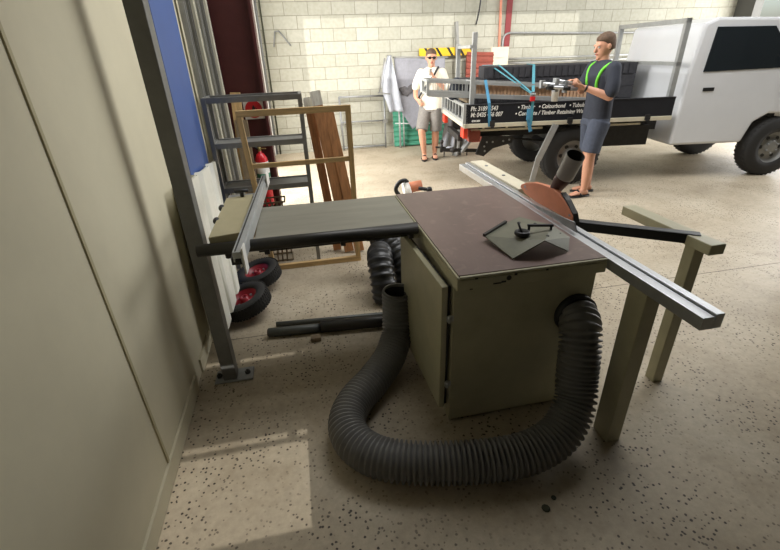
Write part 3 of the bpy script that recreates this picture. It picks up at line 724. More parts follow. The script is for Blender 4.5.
# moving blanket hung by its corners: square with a long point
mb = MB(); xa_, xb_ = 1.80, 2.74
pts2 = [(xa_, 1.56), (xb_, 1.53), (2.72, .80), (2.55, .62), (2.16, .34), (2.02, .52), (1.89, .74)]
def bl(u, v):
    zl = 1.56-.03*u
    bot = .74 - (.74-.34)*min(1, u/.30) if u < .30 else .34 + (.82-.34)*((u-.30)/.70)
    x = xa_ + .09*v*(1-u)*.8 + (xb_-xa_)*u
    return Vector((x, 8.30 - .02*math.sin(7*u+3*v) - .03*v*math.sin(4*u), zl + (bot-zl)*v))
t = thing('moving_blanket', 'grey moving blanket hanging to a point behind the man', 'blanket', (2.25, 8.3, .34))
mb.grid(bl, 40, 40); mb.build('cloth', 'blanket', t, solid=.01)
b = MB(); b.cyl((1.78, 8.30, 1.575), (2.80, 8.30, 1.545), .014, seg=8); b.cyl((1.80, 8.295, 1.57), (1.88, 8.29, .70), .008, seg=8); b.build('binding', 'steel_grey', t)
mb = MB()
def stain(u, v):
    a = u*2*math.pi; r_ = (.050+.010*math.sin(3*a)+.014*math.sin(2*a+1)+.006*math.sin(7*a))*v*2
    return Vector((2.03+r_*1.2*math.cos(a), 8.268, 1.03+r_*math.sin(a)))
mb.grid(stain, 28, 3); mb.build('dark_stain', 'navy_dark', t, solid=.003)
mb = MB()
def wc(u, v):
    w = .05+.24*math.sin(min(1, v*1.25)*math.pi*.66); x = 1.72 - w*.72 + u*w + .15*v*v
    return Vector((x, 8.24+.035*math.sin(9*u+4*v), 1.60-.92*v))
t = thing('pale_cloth', 'pale blue grey rag hung beside the grey blanket', 'cloth', (1.7, 8.25, .7))
mb.grid(wc, 16, 26); mb.build('cloth', 'cloth_white', t, solid=.012)
b = MB(); b.cyl((1.62, 8.22, 1.57), (1.50, 8.22, 1.02), .012, seg=8); b.bar((1.47, 8.2, 1.02), (1.70, 8.2, .99), .012, .02); b.build('dark_edge', 'steel_grey', t)
b = MB(); b.cyl((1.74, YB, 1.60), (1.74, 8.22, 1.60), .01, seg=8); tag(b.build('wall_hook', 'galv', loc=(1.74, 8.6, 1.6)), 'small peg on the block wall holding the pale rag', 'hook')

b = MB(); b.box((2.32, 8.50, 1.565), (3.42, 8.53, 1.70)); tag(b.build('hazard_board', 'hazard', loc=(2.8, 8.5, 1.6)), 'yellow board with black slanting stripes on the block wall behind the man', 'hazard board')
b = MB(); b.bar((3.08, 8.20, 0), (2.99, 8.46, 2.10), .09, .05, up=(1, 0, 0)); tag(b.build('steel_channel', 'steel_grey', loc=(3.08, 8.2, 0)), 'tall grey steel channel leaning on the block wall behind the truck tail', 'channel')
for k in range(5):
    pass
t = thing('panel_stack', 'rust red ribbed panels stacked upright behind the truck load', 'panels', (3.42, 8.35, 0))
mb = corrugated((3.18, 8.36, 1.62), (3.18, 8.36, .60), (3.70, 8.36, 1.60), (3.70, 8.36, .60), 10, .02); mb.build('ribbed_face', 'rust', t, solid=.004)
b = MB(); b.box((3.20, 8.37, 0), (3.69, 8.45, 1.58)); b.build('panel_body', 'rust', t)
t = thing('cream_board', 'square cream board standing beside the rust red panels', 'board', (3.83, 8.40, 0))
b = MB(); b.box((3.66, 8.36, 1.32), (4.00, 8.40, 1.68)); b.build('board', 'board_cream', t, bevel=.006)
b = MB(); b.box((3.80, 8.38, 0), (3.86, 8.44, 1.34)); b.build('stand', 'galv', t)
b = MB(); b.box((3.70, 8.357, 1.50), (3.92, 8.361, 1.512)); b.box((3.70, 8.357, 1.485), (3.86, 8.361, 1.493)); b.build('faint_line', 'alu_dull', t)

# ------------------------------------------------------------------ the truck (local frame: x forward, y away, z up)
TR = R(-8.5)
tr = thing('tray_truck', 'white tray truck with black lettered sides parked across the back of the shed', 'truck', (2.03, 5.28, 0), TR)
TL, TW = 2.62, 1.62
RX = Matrix.Rotation(R(90), 3, 'X')
b = MB(); b.box((0, 0, .835), (TL, .028, 1.055)); b.box((0, -.006, 1.045), (TL, .034, 1.058)); near = b.build('tray_side', 'tray', tr, local=True, bevel=.003)
for ln, sz, x, z, w in (('Ph: 3189 6543', .072, .055, .985, .335), ('M: 0435 456 007', .072, .058, .915, .40), ('GVM 2850', .030, .075, .858, .105),
                        ('\u2022 Timber   \u2022 Colourbond   \u2022 Tubular Fencing', .066, .635, .985, 1.06), ('\u2022 Concrete / Timber Retaining Walls', .066, .610, .912, .90)):
    text(ln, sz, 'lettering', 'white', near, (x, -.007, z), RX, .18, w, .001, .0016)
for x in (.33, 1.31, 2.3):
    b = MB(); b.box((x-.032, -.03, .80), (x+.032, -.002, .865)); b.cyl((x, -.032, .832), (x, -.02, .832), .016, seg=12); b.box((x-.02, -.045, .785), (x+.02, -.02, .80)); b.build('tray_latch', 'chassis', tr, local=True)
b = MB(); b.box((0, TW-.028, .835), (TL, TW, 1.055)); b.build('tray_side', 'tray', tr, local=True)
b = MB(); b.box((-.012, .03, .835), (.016, TW-.03, .87)); b.box((-.012, .03, 1.02), (.016, TW-.03, 1.055))
for k in range(8): b.box((-.008, .20+k*.21, .86), (.012, .235+k*.21, 1.03))
b.box((-.03, 0, .79), (.03, .05, 1.07)); b.box((-.03, TW-.05, .79), (.03, TW, 1.07)); b.build('tailgate', 'alu_dull', tr, local=True)
b = MB(); b.box((0, .0, .80), (TL, TW, .834)); b.build('tray_floor', 'alu_dull', tr, local=True)
b = MB(); b.box((-.01, -.012, .785), (TL, .03, .835)); b.box((-.02, -.012, .785), (.03, TW, .835)); b.build('coaming_rail', 'tray_rail', tr, local=True, bevel=.004)
b = MB(); b.box((.10, .10, .725), (1.02, .13, .748)); b.box((1.45, .10, .725), (2.3, .13, .748))
for x in (.25, .55, .8): b.box((x, .10, .74), (x+.02, .13, .80))
b.build('under_rail', 'tray_rail', tr, local=True)
b = MB(); b.box((.05, .45, .60), (4.4, .53, .76)); b.box((.05, 1.10, .60), (4.4, 1.18, .76)); b.box((.2, .45, .64), (.28, 1.17, .74)); b.box((1.2, .2, .70), (1.3, 1.44, .80)); b.box((.6, .2, .74), (.7, 1.44, .80)); b.box((2.2, .2, .70), (2.3, 1.44, .80))
b.cyl((1.43, .25, .37), (1.43, 1.37, .37), .06, seg=14); b.ball((1.43, .81, .37), .14); b.bar((.75, .5, .55), (2.1, .5, .42), .06, .02); b.box((1.9, .2, .45), (2.5, .5, .70)); b.box((2.0, .9, .4), (2.7, 1.3, .62)); b.build('chassis', 'chassis', tr, local=True)
# rear lamps and bumper
for y0_ in (.02, TW-.20):
    b = MB(); b.box((-.015, y0_, .655), (.04, y0_+.18, .775)); b.build('tail_lamp', 'lens_red', tr, local=True, bevel=.006)
b = MB(); b.box((.08, .10, .60), (.22, .60, .74)); b.build('rear_panel', 'rust', tr, local=True)
b = MB(); b.box((.0, .40, .56), (.06, 1.22, .64)); b.build('rear_bumper', 'chassis', tr, local=True)
# hitch: side plates with bolt heads, tongue and coupling
b = MB(); b.prism([(.22, .40), (.30, .63), (.72, .62), (.70, .53), (.45, .47), (.33, .37)], 'y', .28, .31); hp = b.build('hitch_plate', 'chassis', tr, local=True)
b = MB()
for x, z in ((.36, .555), (.44, .555), (.58, .56), (.66, .575), (.33, .50), (.34, .44)): b.cyl((x, .28, z), (x, .272, z), .013, seg=8)
build_each(b, 'bolt_head', 'galv', hp, local=True)
b = MB(); b.bar((.18, .40, .60), (.05, .40, .42), .14, .03, up=(1, 0, 0)); b.build('hitch_bracket', 'galv', tr, local=True)
b = MB(); b.bar((.30, .42, .42), (-.24, .42, .455), .045, .04); b.cyl((-.06, .42, .42), (-.06, .42, .47), .05, seg=14); b.cyl((-.22, .42, .42), (-.22, .42, .55), .02, seg=12); b.ball((-.22, .42, .56), .028); b.bar((-.30, .42, .49), (-.16, .42, .48), .02, .02); b.build('tow_bar', 'chassis', tr, local=True)
# mud flap stay
b = MB(); b.bar((1.13, -.03, .79), (.960, -.03, .36), .03, .075, up=(1, 0, 0)); b.bar((.962, -.03, .38), (.915, -.03, .09), .025, .065, up=(1, 0, 0)); b.bar((1.155, -.045, .79), (.985, -.045, .38), .012, .014, up=(1, 0, 0)); b.build('mud_flap', 'alu_dull', tr, local=True)
def truck_wheel(x, y, s):
    m = Matrix.Translation((x, y, .375)) @ Matrix.Rotation(R(90*s), 4, 'X')
    b = MB(); b.lathe([(.20, -.11), (.25, -.115), (.33, -.11), (.365, -.085), (.375, -.04), (.375, .04), (.365, .085), (.33, .11), (.25, .115), (.20, .11), (.20, -.11)], m, 56)
    for k in range(40):
        mm = m @ Matrix.Rotation(2*math.pi*k/40, 4, 'Z') @ Matrix.Translation((.371, 0, 0)); b.box((-.004, -.012, -.085), (.004, .012, .085), mtx=mm)
    w = b.build('wheel', 'rubber', tr, local=True)
    b = MB(); b.lathe([(.20, .10), (.195, .085), (.18, .05), (.15, .04), (.10, .055), (.075, .085), (.06, .09), (0, .09)], m, 40)
    b.lathe([(.20, -.10), (.195, -.05), (0, -.05)], m, 40); h = b.build('wheel_rim', 'steel_grey', w, local=True)
    b = MB()
    for k in range(6):
        a = R(60*k); b.cyl(m @ Vector((.125*math.cos(a), .125*math.sin(a), .038)), m @ Vector((.125*math.cos(a), .125*math.sin(a), .052)), .024, seg=14)
    build_each(b, 'rim_hole', 'black', w, local=True)
    b = MB()
    for k in range(6):
        a = R(30+60*k); b.cyl(m @ Vector((.075*math.cos(a), .075*math.sin(a), .07)), m @ Vector((.075*math.cos(a), .075*math.sin(a), .10)), .012, seg=8)
    build_each(b, 'wheel_nut', 'galv', w, local=True)
for x in (1.43, 4.15):
    truck_wheel(x, .13, 1); truck_wheel(x, TW-.13, -1)
# cab
cp = [(2.74, .55), (2.74, 1.30), (2.80, 1.84), (2.95, 1.90), (3.75, 1.88), (4.30, 1.33), (4.95, 1.20), (5.05, 1.05), (5.05, .50), (4.6, .50), (4.52, .70), (4.35, .80), (3.95, .80), (3.78, .70), (3.70, .45), (2.74, .45)]
b = MB(); b.prism(cp, 'y', .06, TW-.06); b.build('cab', 'cab_white', tr, local=True, bevel=.03)
for y_a, y_b in ((.052, .062), (TW-.062, TW-.052)):
    b = MB(); b.prism([(2.92, 1.32), (2.95, 1.80), (3.66, 1.79), (4.10, 1.34)], 'y', y_a, y_b); b.build('side_window', 'glass', tr, local=True)
    b = MB(); b.box((2.98, y_a, 1.10), (3.12, y_b, 1.14)); b.build('door_handle', 'black', tr, local=True)
b = MB(); m_ = Matrix(); b._faces([(3.79, .16, 1.85), (3.79, TW-.16, 1.85), (4.29, TW-.12, 1.355), (4.29, .12, 1.355)], [(0, 1, 2, 3)]); b.build('windscreen', 'glass', tr, local=True, solid=.012)
b = MB(); b.box((5.03, .10, .45), (5.12, TW-.10, .72)); b.build('front_bumper', 'black', tr, local=True, bevel=.03)
for y in (.14, TW-.42):
    b = MB(); b.box((5.02, y, .88), (5.07, y+.28, 1.03)); b.build('headlamp', 'white', tr, local=True, bevel=.01)
b = MB(); b.box((3.92, -.10, 1.28), (4.02, .03, 1.48)); b.build('wing_mirror', 'black', tr, local=True, bevel=.02)
# load rack at the tail
b = MB(); b.box((.06, .08, 1.05), (.115, .125, 1.83)); b.box((.02, .80, 1.05), (.07, .845, 1.72)); b.box((.03, .08, 1.665), (.10, .845, 1.70)); b.build('ladder_rack', 'alu_dull', tr, local=True, bevel=.003)
b = MB(); b.box((2.56, .06, 1.05), (2.62, .11, 1.9)); b.box((2.56, TW-.11, 1.05), (2.62, TW-.06, 1.9)); b.box((2.56, .06, 1.85), (2.62, TW-.06, 1.9)); b.box((2.56, .06, 1.40), (2.62, TW-.06, 1.44)); b.build('headboard', 'alu_dull', tr, local=True)

def T(x, y, z):
    c, s = math.cos(TR), math.sin(TR); return Vector((2.03+c*x-s*y, 5.28+s*x+c*y, z))
def onT(name, label, cat, p=(0, 0, 0), group=None):
    return thing(name, label, cat, T(*p), TR, group)
LT = Matrix.Translation((2.03, 5.28, 0)) @ Matrix.Rotation(TR, 4, 'Z')
class TB(MB):    # builder in truck coordinates
    def build(s, name, m, parent=None, **k):
        bmesh.ops.transform(s.bm, matrix=LT, verts=s.bm.verts); return MB.build(s, name, m, parent, **k)

# long galvanised crate with brown slats, overhanging the tail
cr = onT('gate_frame', 'galvanised gate frame filled with brown slats overhanging the truck tail', 'gate frame', (.4, .25, 1.06))
def zc(x): return 1.150 - .066*(x+.43)     # underside slope
b = TB()
for y in (.22, .68):
    b.bar((-.44, y, zc(-.44)+.02), (1.90, y, zc(1.90)+.02), .035, .045); b.bar((-.44, y, zc(-.44)+.175), (1.3, y, zc(1.3)+.165), .035, .035)
    for x in (-.44, .14): b.bar((x, y, zc(x)+.02), (x, y, zc(x)+.175), .035, .035, up=(0, 1, 0))
for x in (-.44, -.02, .14, .9): b.bar((x, .22, zc(x)+.02), (x, .68, zc(x)+.02), .03, .03)
b.bar((-.44, .22, zc(-.44)+.175), (-.44, .68, zc(-.44)+.175), .03, .03); b.bar((.14, .22, zc(.14)+.175), (.14, .68, zc(.14)+.175), .03, .03)
b.build('frame_tubes', 'alu_dull', cr)
b = TB()
for k in range(9):
    y = .25 + .048*k; b.bar((-.42, y, zc(-.42)+.048), (.12, y, zc(.12)+.048), .007, .007)
for k in range(12):
    x = -.41+.045*k; b.bar((x, .235, zc(x)+.05), (x, .235, zc(x)+.16), .006, .006, up=(0, 1, 0)); b.bar((x, .68, zc(x)+.05), (x, .68, zc(x)+.16), .006, .006, up=(0, 1, 0))
b.build('mesh_infill', 'alu_dull', cr)
b = TB()
for k in range(40):
    x = .18+.045*k; h = .115+.02*random.random(); b.bar((x, .245+.01*random.random(), zc(x)+.048), (x+.008*random.random(), .25, zc(x)+.048+h), .030, .012, up=(0, 1, 0))
b.bar((.17, .28, zc(.17)+.10), (1.97, .28, zc(1.97)+.10), .02, .10)
b.build('slat_infill', 'bamboo', cr)
b = TB(); b.box((.05, .2, 1.058), (.12, .72, 1.085)); b.build('bearer', 'weathered', cr)

# black sleepers stacked on the tray
gk = 'black ribbed sleepers stacked on the truck tray'
names = ['lowest', 'second', 'third', 'topmost']
for r_ in range(4):
    for c_ in range(3):
        y = .84 + c_*.25; z = .836+.150*r_ ; dx = (.10 if r_ == 3 else -.20) + .05*c_ + .05*(r_ % 2)
        b = TB(); L_ = 2.40 - (.14 if r_ == 3 else 0)
        prof = [(y, z), (y+.25, z), (y+.25, z+.145), (y, z+.145)]
        sl = -.02
        b.box((.36+dx-.1, y, z), (min(2.54, .36+dx+L_), y+.222, z+.146))
        for k in range(26):
            x = .32+dx+k*.085
            if x < 2.45: b.box((x, y-.012, z+.012), (x+.060, y, z+.134))
        tag(b.build('retaining_sleeper', 'sleeper', loc=T(.4+dx, y, z)), names[r_] + ' black ribbed sleeper in the ' + ['front', 'middle', 'rear'][c_] + ' column stacked on the truck tray', 'sleeper', gk)
# dark bundle behind the rack
b = TB(); b.ball((.02, .76, 1.20), (.09, .07, .13)); b.ball((-.02, .77, 1.13), (.08, .07, .09)); tag(b.build('dark_bag', 'navy', loc=T(.1, .92, 1.03)), 'dark bag bundled at the tail of the truck beside the rack post', 'bag')

# tie-down straps
def strap(label, pts, w, m, parts=None, nm='tie_down_strap'):
    t = onT(nm, label, 'strap', pts[0]); b = TB()
    for p, q in zip(pts, pts[1:]): b.bar(p, q, w, .005, up=(0, -1, 0) if abs(p[1]-q[1]) < .3 else (0, 0, 1))
    b.build('webbing', m, t)
    if parts: parts(t)
    return t
strap('blue strap hanging over the black lettered side near the truck tail', [(.265, .185, 1.315), (.275, -.02, 1.07), (.30, -.022, .80), (.30, .10, .79)], .035, 'strap')
def ratch(t):
    b = TB(); b.box((.775, -.05, 1.075), (.825, -.01, 1.125)); b.build('red_ratchet', 'red', t)
    b = TB(); b.cyl((.77, -.03, 1.15), (.83, -.03, 1.15), .014, seg=10); b.bar((.80, -.03, 1.12), (.80, -.03, 1.18), .04, .012, up=(0, 1, 0)); b.build('ratchet_buckle', 'galv', t)
    b = TB(); b.bar((.77, -.035, .99), (.77, -.04, .86), .045, .02, up=(0, 1, 0)); b.bar((.775, -.035, .86), (.82, -.03, .72), .04, .012, up=(0, 1, 0)); b.build('loose_tail', 'strap', t)
strap('teal ratchet strap standing straight up over the black sleepers', [(1.25, 1.56, 1.435), (1.09, .85, 1.445), (1.085, .83, 1.42), (.80, -.03, 1.16), (.81, -.02, 1.07), (.815, -.022, .80), (.82, .12, .79)], .035, 'teal', ratch)
t = onT('tie_down_strap', 'teal strap running slanting across the sleepers down to the red ratchet', 'strap', (.6, .6, 1.4)); b = TB()
b.bar((.60, .835, 1.46), (.78, -.035, 1.17), .022, .006); b.bar((.55, .836, 1.42), (.79, -.045, 1.15), .022, .006); b.bar((.60, .835, 1.46), (.50, 1.3, 1.445), .022, .006); b.build('webbing', 'teal', t)
# white cup on the tray edge
t = onT('white_container', 'small white tub standing on the tray edge under the silver tool', 'tub', (1.09, .06, 1.058))
b = TB(); b.lathe([(0, 1.058), (.040, 1.058), (.046, 1.19), (.052, 1.19), (.052, 1.205), (.0, 1.205)], Matrix.Translation((1.09, .012, 0)), 18); b.build('tub', 'white', t)

# pale cloths and boots at the tail
t = thing('cloth_pile', 'pale blue cloths hanging on a small stand behind the truck tail', 'cloth', (2.5, 7.22, 0))
b = MB()
def hang(x, y, w, z0_, z1_, ph):
    def f(u, v): return Vector((x+(u-.5)*w*(1+.25*v)+.03*math.sin(5*v+ph), y+.04*math.sin(9*u+ph+3*v), z1_+(z0_-z1_)*v))
    return f
b.grid(hang(2.52, 7.24, .18, .18, 1.02, 0), 14, 20); b.grid(hang(2.74, 7.26, .16, .10, 1.0, 2), 14, 20); build_each(b, 'hanging_cloth', 'cloth_white', t, solid=.012)
b = MB(); b.grid(hang(2.63, 7.22, .12, .02, .98, 4), 12, 20); b.build('dark_cloth', 'steel_grey', t, solid=.012)
b = MB(); b.bar((2.42, 7.28, 1.03), (2.88, 7.28, 1.03), .02, .02); b.cyl((2.44, 7.30, 0), (2.44, 7.28, 1.03), .012, seg=8); b.cyl((2.86, 7.30, 0), (2.86, 7.28, 1.03), .012, seg=8); b.build('stand', 'galv', t)
t = thing('cloth_heap', 'small heap of pale rags on the floor behind the truck tail', 'cloth', (2.75, 7.75, 0))
b = MB(); b.ball((2.75, 7.75, .06), (.16, .12, .09)); b.ball((2.82, 7.72, .10), (.10, .10, .10)); b.ball((2.62, 7.73, .03), (.09, .08, .04)); b.build('rags', 'cloth_white', t, remesh=.012)

# ------------------------------------------------------------------ people
class Body:
    def __init__(s, loc, yaw):
        s.m = Matrix.Translation(loc) @ Matrix.Rotation(yaw, 4, 'Z')   # local: +x forward, +y left, z up
        s.b = MB()
    def limb(s, pts, rads, b=None, seg=14):
        b = b or s.b
        P = [s.m @ Vector(p) for p in pts]
        for i in range(len(P)): b.ball(P[i], rads[i], 12)
        for i in range(len(P)-1): b.tube([P[i], P[i+1]], [rads[i], rads[i+1]], seg)
    def ell(s, rings, b=None):
        b = b or s.b
        rot = s.m.to_3x3()
        b.loft([(s.m @ Vector(c), rot @ Vector((rx, 0, 0)), rot @ Vector((0, ry, 0))) for c, rx, ry in rings])
    def hand(s, wrist, d, palm_n, side, curl=.5, sc=1.0):
        # wrist point, direction to knuckles, palm normal (where fingers curl towards), side=+1 thumb on (d x n)
        w, d, n = Vector(wrist), Vector(d).normalized(), Vector(palm_n); n = (n - d*n.dot(d)).normalized(); t = d.cross(n)*side
        rot = s.m.to_3x3()
        # palm
        pal = []
        for f, hw, th in ((0, .024, .018), (.03, .034, .017), (.065, .040, .015), (.090, .038, .012)):
            pal.append((s.m @ (w + d*f*sc), rot @ (t*hw*sc), rot @ (n*th*sc)))
        s.b.loft(pal, seg=14)
        for k, (o, L_) in enumerate(((.030, .072), (.010, .080), (-.010, .074), (-.029, .058))):
            p = w + d*.085*sc + t*o*sc; a = 0; pts = [p]
            for j, seg in enumerate((.45, .30, .25)):
                a += curl*(.55, .8, .6)[j]
                p = p + (d*math.cos(a) + n*math.sin(a))*L_*seg*sc + t*o*.05; pts.append(p)
            s.limb(pts, [.0095*sc, .009*sc, .0085*sc, .0075*sc], seg=8)
        p0 = w + d*.025*sc + t*.026*sc; p1 = p0 + (d*.7 + t*.55 + n*.25).normalized()*.042*sc; p2 = p1 + (d*.85 + t*.1 + n*.4*curl).normalized()*.032*sc
        s.limb([p0, p1, p2], [.013*sc, .0105*sc, .009*sc], seg=8)
    def head(s, c, tilt=0.0, turn=0.0, hgt=.225):
        # c: head centre
        k = hgt/.225
        hm = s.m @ Matrix.Translation(c) @ Matrix.Rotation(turn, 4, 'Z') @ Matrix.Rotation(tilt, 4, 'Y')
        s.hm = hm; s.hk = k
        rot = hm.to_3x3()
        rings = []
        for z, xc, rx, ry in ((.112, -.012, .02, .02), (.105, -.012, .052, .046), (.085, -.012, .078, .064), (.05, -.010, .093, .075), (.01, -.006, .096, .077), (-.03, .0, .090, .070), (-.065, .010, .078, .058), (-.095, .022, .062, .044), (-.113, .034, .040, .030), (-.120, .040, .016, .014)):
            rings.append((hm @ Vector((xc*k, 0, z*k)), rot @ Vector((rx*k, 0, 0)), rot @ Vector((0, ry*k, 0))))
        s.b.loft(rings)
        # nose, brow, lips, chin, ears
        def P(x, y, z): return hm @ Vector((x*k, y*k, z*k))
        s.b.tube([P(.088, 0, .005), P(.108, 0, -.030), P(.104, 0, -.042)], [.010*k, .016*k, .014*k], 10); s.b.ball(P(.105, 0, -.034), .015*k, 10)
        s.b.ball(P(.090, .030, .018), (.014, .026, .010), 10, mtx=rot.to_4x4()); s.b.ball(P(.090, -.030, .018), (.014, .026, .010), 10, mtx=rot.to_4x4())
        s.b.ball(P(.088, 0, -.066), (.012, .026, .010), 10, mtx=rot.to_4x4()); s.b.ball(P(.083, 0, -.108), (.016, .022, .014), 10, mtx=rot.to_4x4())
        for e in (1, -1): s.b.ball(P(-.004, .080*e, -.008), (.020, .010, .032), 10, mtx=rot.to_4x4())
    def finish(s, root, vox=.0065):
        return s.b.build('body', 'skin', root, remesh=vox)
    def face(s, body, shades=True):
        hm, k = s.hm, s.hk; rot = hm.to_3x3()
        def P(x, y, z): return hm @ Vector((x*k, y*k, z*k))
        b = MB(); b.ball(P(.093, 0, -.062), (.009, .024, .004), 12, mtx=rot.to_4x4()); b.ball(P(.092, 0, -.070), (.009, .021, .005), 12, mtx=rot.to_4x4()); b.build('lips', 'lip', body)
        for e in (1, -1):
            b = MB(); b.ball(P(.082, .031*e, .002), .012*k, 12); ey = b.build('eye', 'eye', body)
            b = MB(); b.ball(P(.0905, .031*e, .002), .0055*k, 10); b.build('iris', 'iris', ey)
    def shade(s, body):
        hm, k = s.hm, s.hk
        def P(x, y, z): return hm @ Vector((x*k, y*k, z*k))
        b = MB(); rot = hm.to_3x3().to_4x4()
        for e in (1, -1):
            b.ball(P(.100, .033*e, .002), (.010, .029, .020), 12, mtx=rot); b.bar(P(.095, .060*e, .006), P(.0, .082*e, .008), .006, .010)
        b.bar(P(.108, -.012, .006), P(.108, .012, .006), .006, .006); b.build('sunglasses', 'black', body)
    def hair_cap(s, body, m='hair', thick=.012):
        hm, k = s.hm, s.hk; rot = hm.to_3x3(); b = MB(); rings = []
        for z, xc, rx, ry in ((-.045, -.034, .066, .076), (-.01, -.030, .076, .084), (.03, -.022, .086, .086), (.062, -.012, .098, .083), (.085, -.012, .092, .076), (.108, -.014, .064, .058), (.124, -.016, .03, .03), (.127, -.016, .008, .008)):
            rings.append((hm @ Vector((xc*k, 0, z*k)), rot @ Vector((rx*k, 0, 0)), rot @ Vector((0, ry*k, 0))))
        b.loft(rings); b.build('hair', m, body, remesh=.008)

def shoe(B, ankle, d, root, sandal=True):
    pass

# man in the pale shirt, walking towards the saw
W1 = thing('person', 'man in pale shirt, grey shorts and sunglasses walking behind the gate frame', 'person', (2.185, 7.27, 0), R(-122))
B = Body((2.185, 7.27, 0), R(-122))
# local +x forward (towards the viewer), +y = his left (picture right)
hipz, shz = .86, 1.36
B.ell([((0, 0, .80), .085, .135), ((0, 0, .90), .105, .165), ((.0, 0, 1.02), .100, .150), ((.0, 0, 1.15), .105, .160), ((.0, 0, 1.28), .105, .175), ((-.005, 0, 1.36), .085, .165), ((-.01, 0, 1.41), .055, .09)])
B.limb([(-.01, 0, 1.36), (.01, 0, 1.45), (.02, 0, 1.50)], [.058, .054, .054])
B.head((.03, 0, 1.565), R(4), R(22), .225)
# right arm: hand resting at the hip
B.limb([(0, -.185, 1.345), (-.03, -.255, 1.20), (-.03, -.275, 1.09), (.05, -.25, 1.0), (.11, -.20, .955)], [.055, .046, .041, .036, .027])
B.hand((.11, -.20, .955), (.5, .55, -.55), (-.3, .6, .0), 1, .7)
# left arm raised with a cup near the chin
B.limb([(0, .185, 1.345), (.06, .25, 1.20), (.08, .26, 1.11), (.16, .17, 1.20), (.20, .09, 1.285)], [.055, .046, .042, .036, .027])
B.hand((.20, .09, 1.285), (.1, -.35, .9), (.25, -.75, -.2), 1, .9)
# legs
B.limb([(0, -.09, .84), (.21, -.10, .50), (.17, -.09, .32), (.10, -.08, .085)], [.092, .060, .058, .036])
B.limb([(0, .09, .84), (.02, .085, .46), (-.02, .075, .30), (-.04, .06, .085)], [.092, .060, .060, .036])
def foot(B, an, f):
    a = Vector(an); f = Vector(f).normalized(); rot = B.m.to_3x3(); sd = Vector((-f.y, f.x, 0))
    B.b.loft([(B.m @ (a + f*o + Vector((0, 0, z-a.z))), rot @ (sd*w), rot @ Vector((0, 0, h))) for o, z, w, h in ((-.055, .050, .022, .025), (-.03, .055, .034, .036), (.03, .060, .037, .040), (.09, .050, .042, .026), (.145, .040, .044, .016), (.18, .036, .030, .011))], seg=16)
foot(B, (.10, -.08, .085), (1, .3, 0)); foot(B, (-.04, .06, .085), (1, .4, 0))
bd = B.finish(W1); B.face(bd); B.shade(bd); B.hair_cap(bd)
def sandal(B, an, f, root):
    a = Vector(an); f = Vector(f).normalized(); sd = Vector((-f.y, f.x, 0)); rot = B.m.to_3x3()
    b = MB(); b.loft([(B.m @ Vector((a.x+f.x*o, a.y+f.y*o, .012)), rot @ (sd*w), rot @ Vector((0, 0, .012))) for o, w in ((-.085, .015), (-.07, .036), (.0, .040), (.10, .050), (.17, .046), (.205, .018))], seg=16); s_ = b.build('sandal', 'black', root)
    b = MB(); b.tube(curve([B.m @ Vector((a.x+f.x*.05+sd.x*.05, a.y+f.y*.05+sd.y*.05, .02)), B.m @ Vector((a.x+f.x*.09, a.y+f.y*.09, .088)), B.m @ Vector((a.x+f.x*.05-sd.x*.05, a.y+f.y*.05-sd.y*.05, .02))], 8), .010, 8); b.build('toe_strap', 'black', s_)
sandal(B, (.10, -.08, .085), (1, .3, 0), W1); sandal(B, (-.04, .06, .085), (1, .4, 0), W1)
b = MB()
B.ell([((.0, 0, .80), .135, .205), ((.0, 0, .90), .128, .195), ((.0, 0, 1.03), .120, .178), ((.0, 0, 1.16), .122, .182), ((.0, 0, 1.29), .120, .195), ((-.005, 0, 1.375), .098, .185), ((-.01, 0, 1.415), .066, .10), ((-.005, 0, 1.43), .060, .075)], b)
B.limb([(0, -.175, 1.345), (-.03, -.25, 1.21), (-.035, -.268, 1.14)], [.070, .068, .070], b); B.limb([(0, .175, 1.345), (.06, .245, 1.21), (.075, .26, 1.15)], [.070, .068, .070], b)
sh = b.build('shirt', 'shirt', W1, remesh=.009)
b = MB(); B.ell([((.0, 0, .88), .122, .185), ((.0, 0, .82), .125, .190), ((.0, 0, .77), .12, .185)], b)
for pts in (((0, -.09, .82), (.125, -.10, .63), (.195, -.105, .49)), ((0, .09, .82), (.015, .09, .62), (.02, .09, .46))):
    b.tube([B.m @ Vector(p) for p in pts], [.112, .102, .100], 18)
b.build('shorts', 'shorts', W1, remesh=.009)
b = MB(); b.tube(curve([B.m @ Vector(p) for p in ((.03, .12, 1.43), (.125, .06, 1.30), (.135, -.06, 1.14), (.11, -.17, 1.00), (.0, -.215, .93))], 8), .016, 8); b.build('bag_strap', 'black', W1)
cup = thing('paper_cup', 'white cup held up by the man in sunglasses', 'cup', (0, 0, 0))
cp_ = B.m @ Vector((.235, .035, 1.36)); cup.location = cp_
b = MB(); b.lathe([(0, -.045), (.028, -.045), (.038, .05), (.040, .05), (.040, .056), (.0, .056)], Matrix.Translation(cp_), 18); b.build('cup', 'white', cup)

